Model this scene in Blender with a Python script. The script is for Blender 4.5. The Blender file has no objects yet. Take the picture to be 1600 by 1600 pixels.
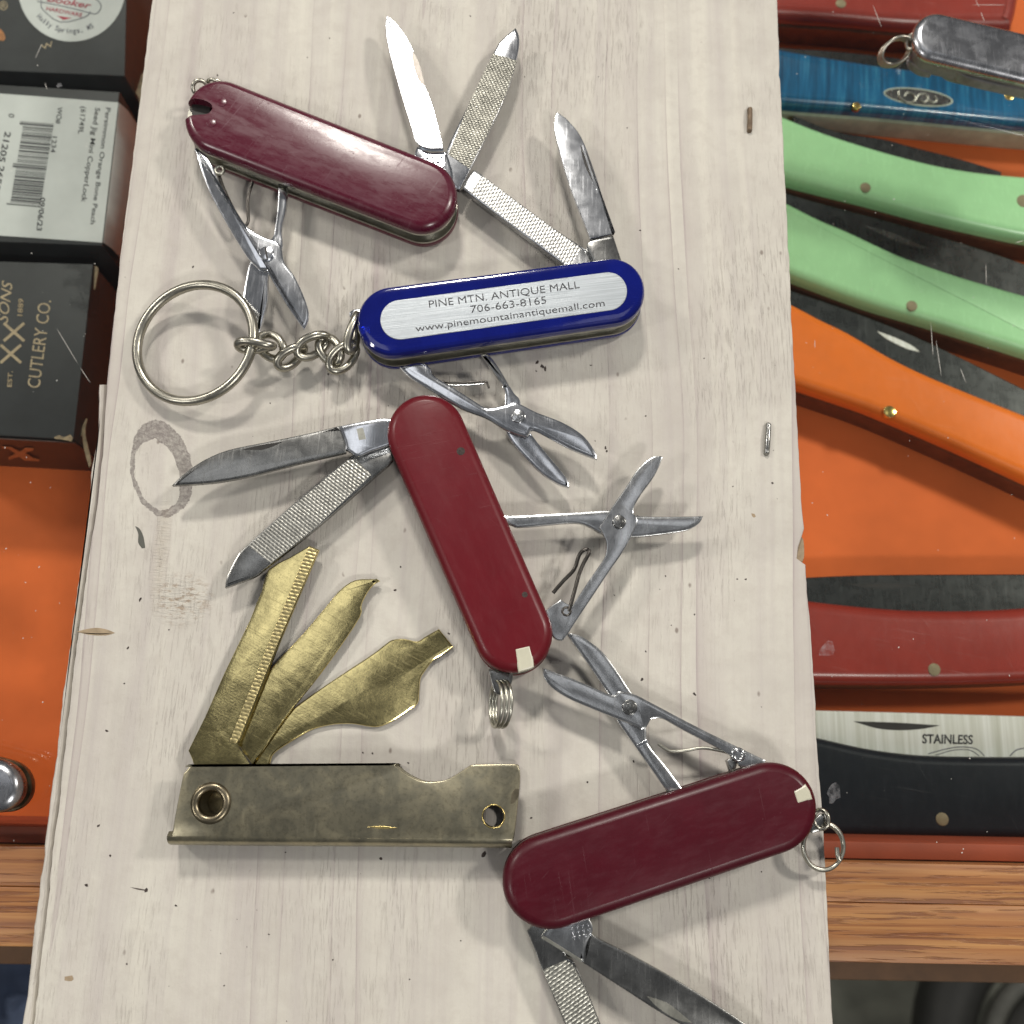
import bpy, bmesh, math, random
from mathutils import Vector, Matrix
random.seed(7)
scene = bpy.context.scene
COL = scene.collection
MM = 0.001
# ------------------------------------------------------------------ camera
FPX = 1600.0                                   # focal length in photo pixels (photo is 1600 wide)
Xc = Vector((6263, -118, 0)).normalized()      # world X (across the board) seen from the camera
Yc = Vector((118, 6263, -FPX)).normalized()    # world Y (along the board)
Zc = Xc.cross(Yc)
R = Matrix((Xc, Yc, Zc))                       # camera -> world
LOOK = R @ Vector((0, 0, -1))
CAM = -LOOK * 0.1995
cam_d = bpy.data.cameras.new("camera")
cam_d.sensor_width = 36; cam_d.lens = 36 * FPX / 1600
cam_d.clip_start = 0.01; cam_d.clip_end = 20
cam_d.dof.use_dof = True; cam_d.dof.focus_distance = 0.193; cam_d.dof.aperture_fstop = 22.0
cam = bpy.data.objects.new("camera", cam_d); COL.objects.link(cam)
cam.matrix_world = Matrix.Translation(CAM) @ R.to_4x4()
scene.camera = cam
# ------------------------------------------------------------------ light
w = bpy.data.worlds.new("World"); scene.world = w; w.use_nodes = True
w.node_tree.nodes["Background"].inputs[0].default_value = (0.95, 0.97, 1.0, 1)
w.node_tree.nodes["Background"].inputs[1].default_value = 0.11

def lamp(name, direction, dist, sx, sy, power, colour, rot=0.0):
    d = bpy.data.lights.new(name, 'AREA'); d.shape = 'RECTANGLE'; d.size = sx; d.size_y = sy
    d.energy = power; d.color = colour
    o = bpy.data.objects.new(name, d); COL.objects.link(o)
    v = Vector(direction).normalized()
    o.location = v * dist
    q = (-v).to_track_quat('-Z', 'Y').to_matrix().to_4x4()
    o.matrix_world = Matrix.Translation(v * dist) @ q @ Matrix.Rotation(rot, 4, 'Z')
    return o
WARM = (1.0, 0.95, 0.87)
lamp("ceiling_tube", (-0.14, 0.98, 1.0), 2.0, 0.24, 0.18, 19.5, WARM)
lamp("ceiling_tube", (1.05, 0.50, 1.0), 2.0, 0.20, 0.18, 15.0, WARM)
lamp("ceiling_tube", (-1.30, 0.75, 1.0), 2.0, 0.22, 0.18, 9.5, WARM)
lamp("ceiling_tube", (0.45, -0.80, 1.0), 2.0, 0.22, 0.20, 10, (1.0, 0.97, 0.92))
lamp("ceiling_tube", (-1.1, -0.45, 1.0), 2.0, 0.20, 0.16, 6, (1.0, 0.97, 0.92))
# dim unseen panels, added overhead for the metals to reflect
def panel(x0, x1, y0, y1, z, L):
    d = bpy.data.lights.new("reflection_panel", 'AREA'); d.shape = 'RECTANGLE'; d.size = x1 - x0; d.size_y = y1 - y0
    d.energy = L * math.pi * (x1 - x0) * (y1 - y0); d.color = (0.97, 0.98, 1.0)
    o = bpy.data.objects.new("reflection_panel", d); COL.objects.link(o); o.location = ((x0 + x1) / 2, (y0 + y1) / 2, z)
panel(-0.74, -0.32, 0.16, 0.80, 2.0, 1.15)
panel(0.20, 0.50, 0.30, 0.80, 2.0, 1.0)
panel(-0.16, 0.10, -0.22, 0.04, 2.0, 0.9)
scene.view_settings.view_transform = 'Standard'
scene.view_settings.look = 'None'
scene.view_settings.gamma = 1; scene.view_settings.exposure = 0.0
scene.cycles.max_bounces = 10; scene.cycles.transparent_max_bounces = 16
scene.cycles.caustics_reflective = False; scene.cycles.caustics_refractive = False

def P(px, py, z=0.0):
    """photo pixel -> world point on the horizontal plane z (mm)"""
    d = R @ Vector(((px - 800) / FPX, (800 - py) / FPX, -1))
    t = (z * MM - CAM.z) / d.z
    return CAM + d * t
def pxmm(py, z=0.0):
    """photo pixels per mm across, at picture row py on plane z"""
    return 1.0 / ((P(801, py, z) - P(800, py, z)).length * 1000)

# ------------------------------------------------------------------ materials
class NT:
    def __init__(s, name):
        s.m = bpy.data.materials.new(name); s.m.use_nodes = True
        s.t = s.m.node_tree; s.b = s.t.nodes["Principled BSDF"]; s.out = s.t.nodes["Material Output"]
        s.co = s.t.nodes.new("ShaderNodeTexCoord").outputs["Object"]
    def l(s, a, b): s.t.links.new(a, b)
    def map(s, scale=(1, 1, 1), rot=0.0, loc=(0, 0, 0), vec=None):
        r = s.t.nodes.new("ShaderNodeMapping"); r.vector_type = 'POINT'
        r.inputs["Rotation"].default_value = (0, 0, -rot)
        r.inputs["Location"].default_value = loc
        s.l(vec or s.co, r.inputs["Vector"])
        n = s.t.nodes.new("ShaderNodeVectorMath"); n.operation = 'MULTIPLY'
        n.inputs[1].default_value = scale
        s.l(r.outputs[0], n.inputs[0]); return n.outputs[0]
    def noise(s, vec, scale=1.0, detail=3, rough=0.55, dist=0.0, w=None):
        n = s.t.nodes.new("ShaderNodeTexNoise")
        n.inputs["Scale"].default_value = scale; n.inputs["Detail"].default_value = detail
        n.inputs["Roughness"].default_value = rough; n.inputs["Distortion"].default_value = dist
        s.l(vec, n.inputs["Vector"]); return n.outputs["Fac"]
    def vor(s, vec, scale=1.0, rnd=1.0):
        n = s.t.nodes.new("ShaderNodeTexVoronoi"); n.inputs["Scale"].default_value = scale
        n.inputs["Randomness"].default_value = rnd
        s.l(vec, n.inputs["Vector"]); return n.outputs
    def ramp(s, f, stops):
        n = s.t.nodes.new("ShaderNodeValToRGB"); e = n.color_ramp.elements
        while len(e) < len(stops): e.new(0.5)
        for k, (p, c) in enumerate(stops):
            e[k].position = p
            e[k].color = (c, c, c, 1) if isinstance(c, (int, float)) else (*c, 1)
        s.l(f, n.inputs[0]); return n.outputs[0]
    def mix(s, f, a, b, mode='MIX'):
        n = s.t.nodes.new("ShaderNodeMix"); n.data_type = 'RGBA'; n.blend_type = mode
        for v, i in ((f, 0), (a, 6), (b, 7)):
            if isinstance(v, (int, float)): n.inputs[i].default_value = v if i == 0 else (v, v, v, 1)
            elif isinstance(v, tuple): n.inputs[i].default_value = (*v, 1)
            else: s.l(v, n.inputs[i])
        return n.outputs[2]
    def math(s, op, a, b=0.0, c=None, clamp=False):
        n = s.t.nodes.new("ShaderNodeMath"); n.operation = op; n.use_clamp = clamp
        for v, i in ((a, 0), (b, 1), (c, 2)):
            if v is None: continue
            if isinstance(v, (int, float)): n.inputs[i].default_value = v
            else: s.l(v, n.inputs[i])
        return n.outputs[0]
    def bump(s, h, dist, strength=1.0, prev=None):
        n = s.t.nodes.new("ShaderNodeBump"); n.inputs["Distance"].default_value = dist
        n.inputs["Strength"].default_value = strength
        s.l(h, n.inputs["Height"])
        if prev is not None: s.l(prev, n.inputs["Normal"])
        return n.outputs[0]
    def set(s, **k):
        for n, v in k.items():
            n = n.replace("_", " ")
            i = s.b.inputs[n]
            if isinstance(v, (int, float)): i.default_value = v
            elif isinstance(v, tuple): i.default_value = (*v, 1)
            else: s.l(v, i)
        return s

def steel(name, col=(0.60, 0.61, 0.62), rough=0.2, smudge=0.45, dark=0.55, rot=0.0, bump=0.006, hue=None, streak=0.06, mott=0.35, mscale=1500):
    n = NT(name)
    v = n.map((1, 1, 1))
    big = n.noise(v, 260, 4, 0.6, 0.6)
    fine = n.noise(n.map((2600, 180, 300), rot), 1, 3)
    spots = n.noise(v, mscale, 3, 0.7)
    d = tuple(c * dark for c in col)
    c = n.mix(n.ramp(big, [(0.38, 1), (0.66, 0)]), col, hue or d)
    c = n.mix(n.math('MULTIPLY', n.ramp(spots, [(0.50, 0), (0.70, 1)]), mott), c, tuple(x * 0.45 for x in col))
    n.set(Base_Color=c, Metallic=1.0)
    r = n.math('MULTIPLY_ADD', big, smudge * 0.5, rough - smudge * 0.16)
    r = n.math('ADD', r, n.math('MULTIPLY', n.ramp(fine, [(0.55, 0), (0.7, 1)]), streak), clamp=True)
    n.set(Roughness=r)
    b = n.bump(n.noise(v, 130, 2, 0.5), 0.00022 * bump / 0.006, 0.22)
    b = n.bump(fine, 0.00015 * streak, 0.4, b)
    b = n.bump(spots, 0.00003 * mott, 0.5, b)
    n.set(Normal=b)
    return n.m

def file_steel(name, rot, pitch=0.55, col=(0.62, 0.61, 0.57), dark=0.35, ends=None):
    """cross-cut file face: two sets of fine ridges, rot = direction of the file axis"""
    n = NT(name)
    wob = n.math('MULTIPLY', n.noise(n.map((1, 1, 1)), 700, 3, 0.6), 0.00022)
    def ridges(angle, p):
        v = n.map((1, 1, 1), rot + angle)
        sep = n.t.nodes.new("ShaderNodeSeparateXYZ"); n.l(v, sep.inputs[0])
        ph = n.math('MULTIPLY', n.math('ADD', sep.outputs[0], wob), 2 * math.pi * 1000 / p)
        return n.math('MULTIPLY_ADD', n.math('SINE', ph), 0.5, 0.5)
    a = ridges(0.22, pitch); b = ridges(-0.75, pitch * 1.35)
    h = n.math('MULTIPLY_ADD', a, 0.62, n.math('MULTIPLY', b, 0.38))
    wear = n.ramp(n.noise(n.map((1, 1, 1)), 330, 4, 0.6), [(0.3, 0.6), (0.6, 1)])
    h = n.math('MULTIPLY_ADD', n.math('SUBTRACT', h, 0.5), wear, 0.5)
    dirt = n.noise(n.map((1, 1, 1)), 420, 4, 0.6)
    shade = n.ramp(h, [(0.15, tuple(c * dark for c in col)), (0.75, col)])
    c = n.mix(n.ramp(dirt, [(0.38, 0), (0.66, 0.8)]), shade, tuple(x * 0.5 for x in col))
    n.set(Base_Color=c, Metallic=1.0, Roughness=0.36)
    n.set(Normal=n.bump(h, 0.00010, 0.7))
    return n.m

def plastic(name, col, rough=0.25, scratch=0.35, rot=0.0, coat=0.3, worn=(0.30, 0.16, 0.18), wornamt=0.12, blotch=0.8, spec=0.5):
    n = NT(name)
    v = n.map((1, 1, 1))
    big = n.noise(v, 190, 4, 0.6)
    c = n.mix(n.ramp(big, [(0.35, 1), (0.7, 0)]), col, tuple(x * blotch for x in col))
    s1 = n.ramp(n.noise(n.map((3200, 60, 100), rot + 1.4), 1, 2), [(0.66, 0), (0.72, 1)])
    s2 = n.ramp(n.noise(n.map((2600, 90, 100), rot + 0.5), 1, 2), [(0.70, 0), (0.75, 1)])
    s3 = n.ramp(n.noise(v, 1700, 2), [(0.70, 0), (0.76, 1)])
    area = n.ramp(n.noise(v, 120, 2), [(0.4, 0.15), (0.65, 1)])
    s = n.math('MULTIPLY', n.math('MAXIMUM', n.math('MAXIMUM', s1, s2), s3), area)
    c = n.mix(n.math('MULTIPLY', s, wornamt * 2.2, clamp=True), c, worn)
    haze = n.ramp(n.noise(n.map((900, 250, 300), rot), 1, 5, 0.7), [(0.45, 0), (0.8, 1)])
    c = n.mix(n.math('MULTIPLY', haze, wornamt), c, worn)
    r = n.math('MULTIPLY_ADD', haze, scratch * 0.6, rough)
    r = n.math('ADD', r, n.math('MULTIPLY', s, 0.25), clamp=True)
    n.set(Base_Color=c, Roughness=r, Coat_Weight=coat, Coat_Roughness=0.18)
    n.b.inputs['Specular IOR Level'].default_value = spec
    b = n.bump(n.noise(v, 500, 4, 0.6), 0.00005, 0.35)
    b = n.bump(s, 0.00004, 0.5, b)
    n.set(Normal=b)
    return n.m

def plain(name, col, rough=0.5, metallic=0.0, var=0.25, scale=300, bump=0.0, spec=None):
    n = NT(name)
    v = n.map((1, 1, 1))
    f = n.noise(v, scale, 4, 0.6)
    n.set(Base_Color=n.mix(n.ramp(f, [(0.3, 0), (0.7, 1)]), tuple(c * (1 - var) for c in col), tuple(min(1, c * (1 + var * 0.5)) for c in col)),
          Roughness=rough, Metallic=metallic)
    if spec is not None: n.b.inputs["Specular IOR Level"].default_value = spec
    if bump: n.set(Normal=n.bump(f, bump, 0.5))
    return n.m

def board_material():
    n = NT("whitewashed_pine")
    warp = n.noise(n.map((9, 9, 9)), 1, 2)
    sep = n.t.nodes.new("ShaderNodeSeparateXYZ"); n.l(n.co, sep.inputs[0])
    x, y = sep.outputs[0], sep.outputs[1]
    # grain bends a little, most of all round the knot
    kx, ky = KNOT.x, KNOT.y
    dx = n.math('SUBTRACT', x, kx); dy = n.math('SUBTRACT', y, ky)
    rr = n.math('ADD', n.math('MULTIPLY', dx, dx), n.math('MULTIPLY', n.math('MULTIPLY', dy, dy), 0.22))
    push = n.math('DIVIDE', 0.000045, n.math('ADD', rr, 0.00006))
    push = n.math('MULTIPLY', push, n.math('MULTIPLY', dx, -0.55))
    xw = n.math('ADD', n.math('ADD', x, n.math('MULTIPLY', warp, 0.006)), push)
    cmb = n.t.nodes.new("ShaderNodeCombineXYZ"); n.l(xw, cmb.inputs[0]); n.l(y, cmb.inputs[1])
    g = cmb.outputs[0]
    base = (0.66, 0.60, 0.515)
    cream = n.noise(n.map((1, 1, 1)), 38, 5, 0.65)
    c = n.mix(n.ramp(cream, [(0.35, 0), (0.65, 1)]), (0.545, 0.512, 0.462), (0.640, 0.612, 0.545))
    streak = n.noise(n.map((260, 6, 1), vec=g), 1, 4, 0.6)
    c = n.mix(n.math('MULTIPLY', n.ramp(streak, [(0.46, 0), (0.70, 1)]), 0.46), c, (0.46, 0.41, 0.40))
    pale = n.noise(n.map((150, 4, 1), loc=(0, 3, 0), vec=g), 1, 3, 0.6)
    c = n.mix(n.math('MULTIPLY', n.ramp(pale, [(0.55, 0), (0.72, 1)]), 0.5), c, (0.72, 0.69, 0.60))
    # thin growth lines
    ln = n.noise(n.map((62, 0.9, 1), vec=g), 1, 1.5, 0.4)
    fr = n.math('FRACT', n.math('MULTIPLY', ln, 5))
    line = n.ramp(fr, [(0.0, 1), (0.035, 0.4), (0.16, 0.0), (0.96, 0.0)])
    brk = n.ramp(n.noise(n.map((30, 12, 1), vec=g), 1, 3), [(0.35, 0.15), (0.65, 1)])
    lm = n.math('MULTIPLY', line, brk)
    c = n.mix(n.math('MULTIPLY', lm, 0.80), c, (0.36, 0.29, 0.30))
    # brush marks and dry pores
    pores = n.noise(n.map((2600, 170, 1), vec=g), 1, 3, 0.6)
    parea = n.ramp(n.noise(n.map((40, 16, 1), loc=(2, 1, 0), vec=g), 1, 3), [(0.45, 0), (0.65, 1)])
    pm = n.math('MULTIPLY', n.ramp(pores, [(0.54, 0), (0.66, 1)]), parea)
    c = n.mix(n.math('MULTIPLY', pm, 0.26), c, (0.27, 0.22, 0.19))
    blot = n.noise(n.map((1, 1, 1)), 330, 4, 0.65)
    c = n.mix(n.math('MULTIPLY', n.ramp(blot, [(0.47, 0), (0.72, 1)]), 0.42), c, (0.50, 0.46, 0.41))
    vs = n.vor(n.map((1, 0.6, 1)), 230)
    sp = n.math('MULTIPLY', n.ramp(vs["Distance"], [(0.05, 1), (0.10, 0)]),
                n.ramp(n.noise(n.map((1, 1, 1)), 200, 2), [(0.55, 0), (0.6, 1)]))
    c = n.mix(n.math('MULTIPLY', sp, 0.7), c, (0.16, 0.12, 0.10))
    # the knot: an oval ring, broad and ragged at its upper right, thin at its lower left
    ca, sa = math.cos(math.radians(-21)), math.sin(math.radians(-21))
    u = n.math('SUBTRACT', n.math('MULTIPLY', dx, ca), n.math('MULTIPLY', dy, sa))
    v = n.math('ADD', n.math('MULTIPLY', dx, sa), n.math('MULTIPLY', dy, ca))
    jit = n.math('MULTIPLY', n.math('SUBTRACT', n.noise(n.map((1, 1, 1)), 420, 5, 0.7), 0.5), 0.34)
    rad = n.math('SQRT', n.math('ADD', n.math('POWER', n.math('DIVIDE', n.math('ABSOLUTE', u), 0.0042), 2.0),
                                n.math('POWER', n.math('DIVIDE', n.math('ABSOLUTE', v), 0.0076), 2.0)))
    rad = n.math('ADD', rad, jit)
    up = n.math('ADD', n.math('MULTIPLY', dx, 75.0), n.math('MULTIPLY_ADD', dy, 55.0, 0.12), clamp=True)
    upr = n.math('ADD', n.math('MULTIPLY', up, 0.62), 0.19)
    inner = n.ramp(rad, [(0.0, 0), (0.49, 0), (0.51, 1)])          # rad/2 compared below
    radh = n.math('MULTIPLY', rad, 0.5)
    inner = n.math('GREATER_THAN', rad, 1.0)
    outer = n.math('LESS_THAN', rad, n.math('ADD', upr, 1.0))
    ring = n.math('MULTIPLY', inner, outer)
    rtex = n.ramp(n.noise(n.map((1, 1, 1)), 1100, 4, 0.75), [(0.34, 0.45), (0.60, 1)])
    c = n.mix(n.math('MULTIPLY', ring, n.math('MULTIPLY', rtex, 0.78)), c, (0.17, 0.145, 0.14))
    # resin stains and torn fibres below the knot
    sx, sy = STAIN.x, STAIN.y
    ex = n.math('DIVIDE', n.math('SUBTRACT', x, sx), 0.0065); ey = n.math('DIVIDE', n.math('SUBTRACT', y, sy), 0.0058)
    m1 = n.math('SUBTRACT', 1.0, n.math('ADD', n.math('MULTIPLY', ex, ex), n.math('MULTIPLY', ey, ey)), clamp=True)
    st = n.math('MULTIPLY', m1, n.ramp(n.noise(n.map((1, 1.7, 1)), 700, 4, 0.7), [(0.50, 0), (0.62, 1)]))
    c = n.mix(n.math('MULTIPLY', st, 0.65), c, (0.24, 0.14, 0.07))
    sx2, sy2 = SCAR.x, SCAR.y
    ex2 = n.math('DIVIDE', n.math('SUBTRACT', x, sx2), 0.0020); ey2 = n.math('DIVIDE', n.math('SUBTRACT', y, sy2), 0.0135)
    m2 = n.math('SUBTRACT', 1.0, n.math('ADD', n.math('MULTIPLY', ex2, ex2), n.math('MULTIPLY', ey2, ey2)), clamp=True)
    c = n.mix(n.math('MULTIPLY', n.math('MULTIPLY', m2, n.noise(n.map((1, 1, 1)), 900, 3)), 0.28), c, (0.30, 0.19, 0.10))
    n.set(Base_Color=c, Roughness=0.72)
    n.b.inputs["Specular IOR Level"].default_value = 0.25
    tear = n.math('MULTIPLY', n.math('ADD', m1, n.math('MULTIPLY', m2, 0.8)), n.noise(n.map((500, 2200, 1)), 1, 3))
    b = n.bump(streak, 0.0004, 0.6)
    b = n.bump(n.math('MULTIPLY', lm, -1.0), 0.0002, 0.7, b)
    b = n.bump(n.math('MULTIPLY', pm, -1.0), 0.0002, 0.6, b)
    b = n.bump(blot, 0.00025, 0.55, b)
    b = n.bump(n.math('MULTIPLY', ring, n.math('MULTIPLY', rtex, -1.0)), 0.0003, 0.6, b)
    b = n.bump(tear, 0.0006, 0.8, b)
    n.set(Normal=b)
    return n.m

def oak_material():
    n = NT("oak")
    v = n.map((14, 700, 700))
    warp = n.noise(n.map((14, 60, 60)), 1, 3)
    g = n.noise(v, 1, 4, 0.6, 0.4)
    c = n.ramp(g, [(0.30, (0.20, 0.066, 0.020)), (0.48, (0.37, 0.155, 0.047)), (0.70, (0.52, 0.265, 0.092))])
    big = n.noise(n.map((10, 110, 110)), 1, 3)
    c = n.mix(n.ramp(big, [(0.42, 0.45), (0.62, 0)]), c, (0.25, 0.10, 0.045))
    p = n.ramp(n.noise(n.map((55, 1150, 1150)), 1, 4), [(0.55, 0), (0.62, 1)])
    c = n.mix(n.math('MULTIPLY', p, 0.72), c, (0.17, 0.055, 0.022))
    n.set(Base_Color=c, Roughness=0.42, Coat_Weight=0.15, Coat_Roughness=0.3)
    n.set(Normal=n.bump(n.math('MULTIPLY', p, -1.0), 0.0002, 0.6))
    return n.m

_o = P(800, 800, -19.0)          # the board's own origin: its material is laid out in local coordinates
KNOT = P(246, 742, 0) - _o
STAIN = P(285, 936, 0) - _o
SCAR = P(252, 862, 0) - _o

M = {}
M['board'] = board_material()
M['oak'] = oak_material()
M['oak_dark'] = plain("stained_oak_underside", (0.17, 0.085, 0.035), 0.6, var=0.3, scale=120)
M['raw_wood'] = plain("bare_wood", (0.38, 0.29, 0.19), 0.8, var=0.2, scale=800, bump=0.0002)
M['crack'] = plain("crack_shadow_wood", (0.10, 0.08, 0.07), 0.9, var=0.5, scale=900)
M['speck'] = plain("dirt_speck", (0.06, 0.045, 0.04), 0.9, var=0.6, scale=2500)
M['red_k1'] = plastic("worn_cranberry_plastic", (0.090, 0.004, 0.019), 0.27, 0.35, math.radians(68), 0.22, worn=(0.42, 0.26, 0.32), wornamt=0.06, blotch=0.92)
M['red_k2'] = plastic("dull_red_plastic", (0.135, 0.006, 0.012), 0.36, 0.20, math.radians(24), 0.10, worn=(0.34, 0.11, 0.12), wornamt=0.03, blotch=0.9, spec=0.3)
M['red_k3'] = plastic("scratched_dark_red_plastic", (0.070, 0.002, 0.009), 0.36, 0.20, math.radians(109), 0.06, worn=(0.36, 0.17, 0.22), wornamt=0.03, blotch=0.85, spec=0.3)
M['steel'] = steel("polished_steel", (0.62, 0.63, 0.64), 0.19, 0.22, 0.80, 0.0, 0.014, mott=0.30, mscale=2600)
M['steel_blue'] = steel("mirror_steel", (0.76, 0.78, 0.82), 0.15, 0.18, 0.85, 0.0, 0.010, mott=0.18, mscale=2600)
M['steel_dark'] = steel("dark_steel", (0.34, 0.34, 0.33), 0.22, 0.28, 0.75, 0.0, 0.014, mott=0.35, mscale=2200)
M['liner'] = steel("brushed_liner", (0.55, 0.54, 0.47), 0.30, 0.25, 0.8)
M['nickel'] = steel("nickel_wire", (0.50, 0.48, 0.41), 0.30, 0.2, 0.72, 0.0, 0.003, mott=0.4, mscale=2200)
M['spring'] = steel("spring_steel", (0.13, 0.12, 0.11), 0.30, 0.3, 0.6)
M['brass'] = steel("gold_tone_brass", (0.84, 0.71, 0.33), 0.13, 0.16, 0.66, 1.1, 0.012, streak=0.10, mott=0.6, mscale=2400)
M['brass_bright'] = steel("bright_brass", (0.86, 0.68, 0.28), 0.25, 0.2, 0.7, 0.4, 0.008)
M['brass_dull'] = steel("tarnished_nickel_case", (0.40, 0.36, 0.25), 0.33, 0.3, 0.55, 0.0, 0.006, hue=(0.29, 0.27, 0.20), streak=0.05, mott=0.5, mscale=1500)
M['eyelet'] = steel("bronze_eyelet", (0.34, 0.29, 0.20), 0.3, 0.3, 0.6)
M['dark_gap'] = plain("dark_recess", (0.03, 0.028, 0.026), 0.5, 0.3)
M['ivory'] = plastic("ivory_plastic", (0.62, 0.60, 0.47), 0.35, 0.1, 0, 0.1, worn=(0.5, 0.48, 0.4), wornamt=0.1, blotch=0.9)
M['chrome'] = steel("scuffed_chrome", (0.50, 0.51, 0.54), 0.24, 0.3, 0.70, 0.0, 0.010, mott=0.3, mscale=900)

M['rust'] = plain('rusty_wire', (0.20, 0.14, 0.09), 0.6, 0.3, var=0.5, scale=1200)
M['knife_side'] = plain('dull_grey_side', (0.22, 0.22, 0.22), 0.35, 0.35, var=0.3)
def blue_material():
    n = NT("translucent_blue_plastic")
    f = n.noise(n.map((1, 1, 1)), 150, 3)
    c = n.mix(f, (0.008, 0.020, 0.45), (0.02, 0.055, 1.0))
    n.set(Base_Color=c, Roughness=0.10, Transmission_Weight=0.80, IOR=1.45, Coat_Weight=0.5, Coat_Roughness=0.05)
    n.set(Normal=n.bump(n.noise(n.map((1, 1, 1)), 420, 3), 0.00005, 0.3))
    return n.m
M['blue'] = blue_material()
def plate_material(rot):
    n = NT("brushed_aluminium_plate")
    v = n.map((60, 5200, 1), rot)
    g = n.noise(v, 1, 4, 0.7)
    c = n.ramp(g, [(0.3, (0.30, 0.33, 0.36)), (0.7, (0.56, 0.60, 0.63))])
    n.set(Base_Color=c, Metallic=0.75, Roughness=0.38)
    n.set(Normal=n.bump(g, 0.00004, 0.5))
    return n.m
M['plate'] = plate_material(math.radians(8))
M['ink'] = plain("grey_engraving", (0.07, 0.07, 0.075), 0.6, var=0.5, scale=900)

def pane_material():
    n = NT("case_glass")
    tr = n.t.nodes.new("ShaderNodeBsdfTransparent"); tr.inputs[0].default_value = (0.97, 0.985, 0.975, 1)
    gl = n.t.nodes.new("ShaderNodeBsdfGlossy"); gl.inputs["Roughness"].default_value = 0.03
    fr = n.t.nodes.new("ShaderNodeFresnel"); fr.inputs[0].default_value = 1.5
    mx = n.t.nodes.new("ShaderNodeMixShader")
    smear = n.ramp(n.noise(n.map((1, 1, 1)), 60, 4), [(0.45, 0.02), (0.75, 0.10)])
    n.l(n.math('MULTIPLY', smear, 0.6), gl.inputs["Roughness"])
    geo = n.t.nodes.new("ShaderNodeNewGeometry")
    front = n.math('SUBTRACT', 1.0, geo.outputs["Backfacing"])
    n.l(n.math('MULTIPLY', fr.outputs[0], front), mx.inputs[0]); n.l(tr.outputs[0], mx.inputs[1]); n.l(gl.outputs[0], mx.inputs[2])
    n.l(mx.outputs[0], n.out.inputs["Surface"]); n.t.nodes.remove(n.b)
    return n.m
M['glass'] = pane_material()
def wrap_material():
    n = NT("clear_cellophane")
    tr = n.t.nodes.new("ShaderNodeBsdfTransparent"); tr.inputs[0].default_value = (0.93, 0.93, 0.93, 1)
    gl = n.t.nodes.new("ShaderNodeBsdfGlossy"); gl.inputs["Roughness"].default_value = 0.12
    fr = n.t.nodes.new("ShaderNodeFresnel"); fr.inputs[0].default_value = 1.6
    bm = n.bump(n.noise(n.map((1, 1, 1)), 260, 4, 0.6, 1.5), 0.004, 1.0)
    n.l(bm, gl.inputs["Normal"]); n.l(bm, fr.inputs["Normal"])
    mx = n.t.nodes.new("ShaderNodeMixShader")
    n.l(n.math('MULTIPLY', fr.outputs[0], n.math('SUBTRACT', 1.0, n.t.nodes.new("ShaderNodeNewGeometry").outputs["Backfacing"])), mx.inputs[0]); n.l(tr.outputs[0], mx.inputs[1]); n.l(gl.outputs[0], mx.inputs[2])
    n.l(mx.outputs[0], n.out.inputs["Surface"]); n.t.nodes.remove(n.b)
    return n.m
M['wrap'] = wrap_material()
M['felt'] = plain("orange_lining_card", (0.80, 0.165, 0.035), 0.7, var=0.16, scale=32, spec=0.3, bump=0.0015)
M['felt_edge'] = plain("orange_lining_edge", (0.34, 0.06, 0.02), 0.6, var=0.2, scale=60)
M['g_green'] = plastic("mint_green_handle", (0.40, 0.73, 0.37), 0.25, 0.1, 0, 0.2, worn=(0.42, 0.76, 0.40), wornamt=0.06, blotch=0.93)
M['g_orange'] = plastic("orange_handle", (0.90, 0.20, 0.02), 0.28, 0.1, 0, 0.2, worn=(0.9, 0.32, 0.1), wornamt=0.05, blotch=0.93)
M['g_red'] = plastic("brick_red_handle", (0.31, 0.035, 0.022), 0.30, 0.1, 0, 0.2, worn=(0.4, 0.10, 0.08), wornamt=0.06, blotch=0.88)
M['g_black'] = plastic("black_handle", (0.009, 0.012, 0.017), 0.35, 0.1, 0, 0.05, worn=(0.10, 0.10, 0.11), wornamt=0.05, blotch=0.8, spec=0.3)
def bone_material():
    n = NT("blue_dyed_bone")
    g = n.noise(n.map((900, 40, 40), math.radians(-4)), 1, 4, 0.65)
    c = n.ramp(g, [(0.3, (0.003, 0.055, 0.13)), (0.55, (0.008, 0.13, 0.28)), (0.75, (0.05, 0.27, 0.42))])
    n.set(Base_Color=c, Roughness=0.28, Coat_Weight=0.4, Coat_Roughness=0.08); return n.m
M['g_blue'] = bone_material()
M['bone_edge'] = plain("bare_bone_edge", (0.48, 0.52, 0.42), 0.4, var=0.25, scale=200)
M['pin'] = plain("brass_pin", (0.27, 0.22, 0.13), 0.6, 0.3, var=0.2, scale=600)
M['pin_bright'] = plain("polished_brass_pin", (0.95, 0.72, 0.25), 0.18, 1.0, var=0.1)
M['brown_liner'] = plain("brass_liner", (0.20, 0.085, 0.04), 0.4, 0.5, var=0.3)
M['blade_case'] = steel("case_blade_steel", (0.105, 0.108, 0.105), 0.26, 0.2, 0.8, mott=0.15, mscale=2500)
def satin():
    n = NT("satin_stainless")
    g = n.noise(n.map((700, 12, 12)), 1, 4, 0.7)
    c = n.ramp(g, [(0.3, (0.55, 0.55, 0.47)), (0.5, (0.68, 0.68, 0.62)), (0.72, (0.85, 0.85, 0.82))])
    n.set(Base_Color=c, Metallic=0.35, Roughness=0.45); return n.m
M['satin'] = satin()
M['box_black'] = plain("matt_black_card", (0.021, 0.022, 0.023), 0.55, var=0.25, scale=220)
M['box_side'] = plain("glossy_black_card", (0.014, 0.012, 0.012), 0.3, var=0.3)
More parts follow.
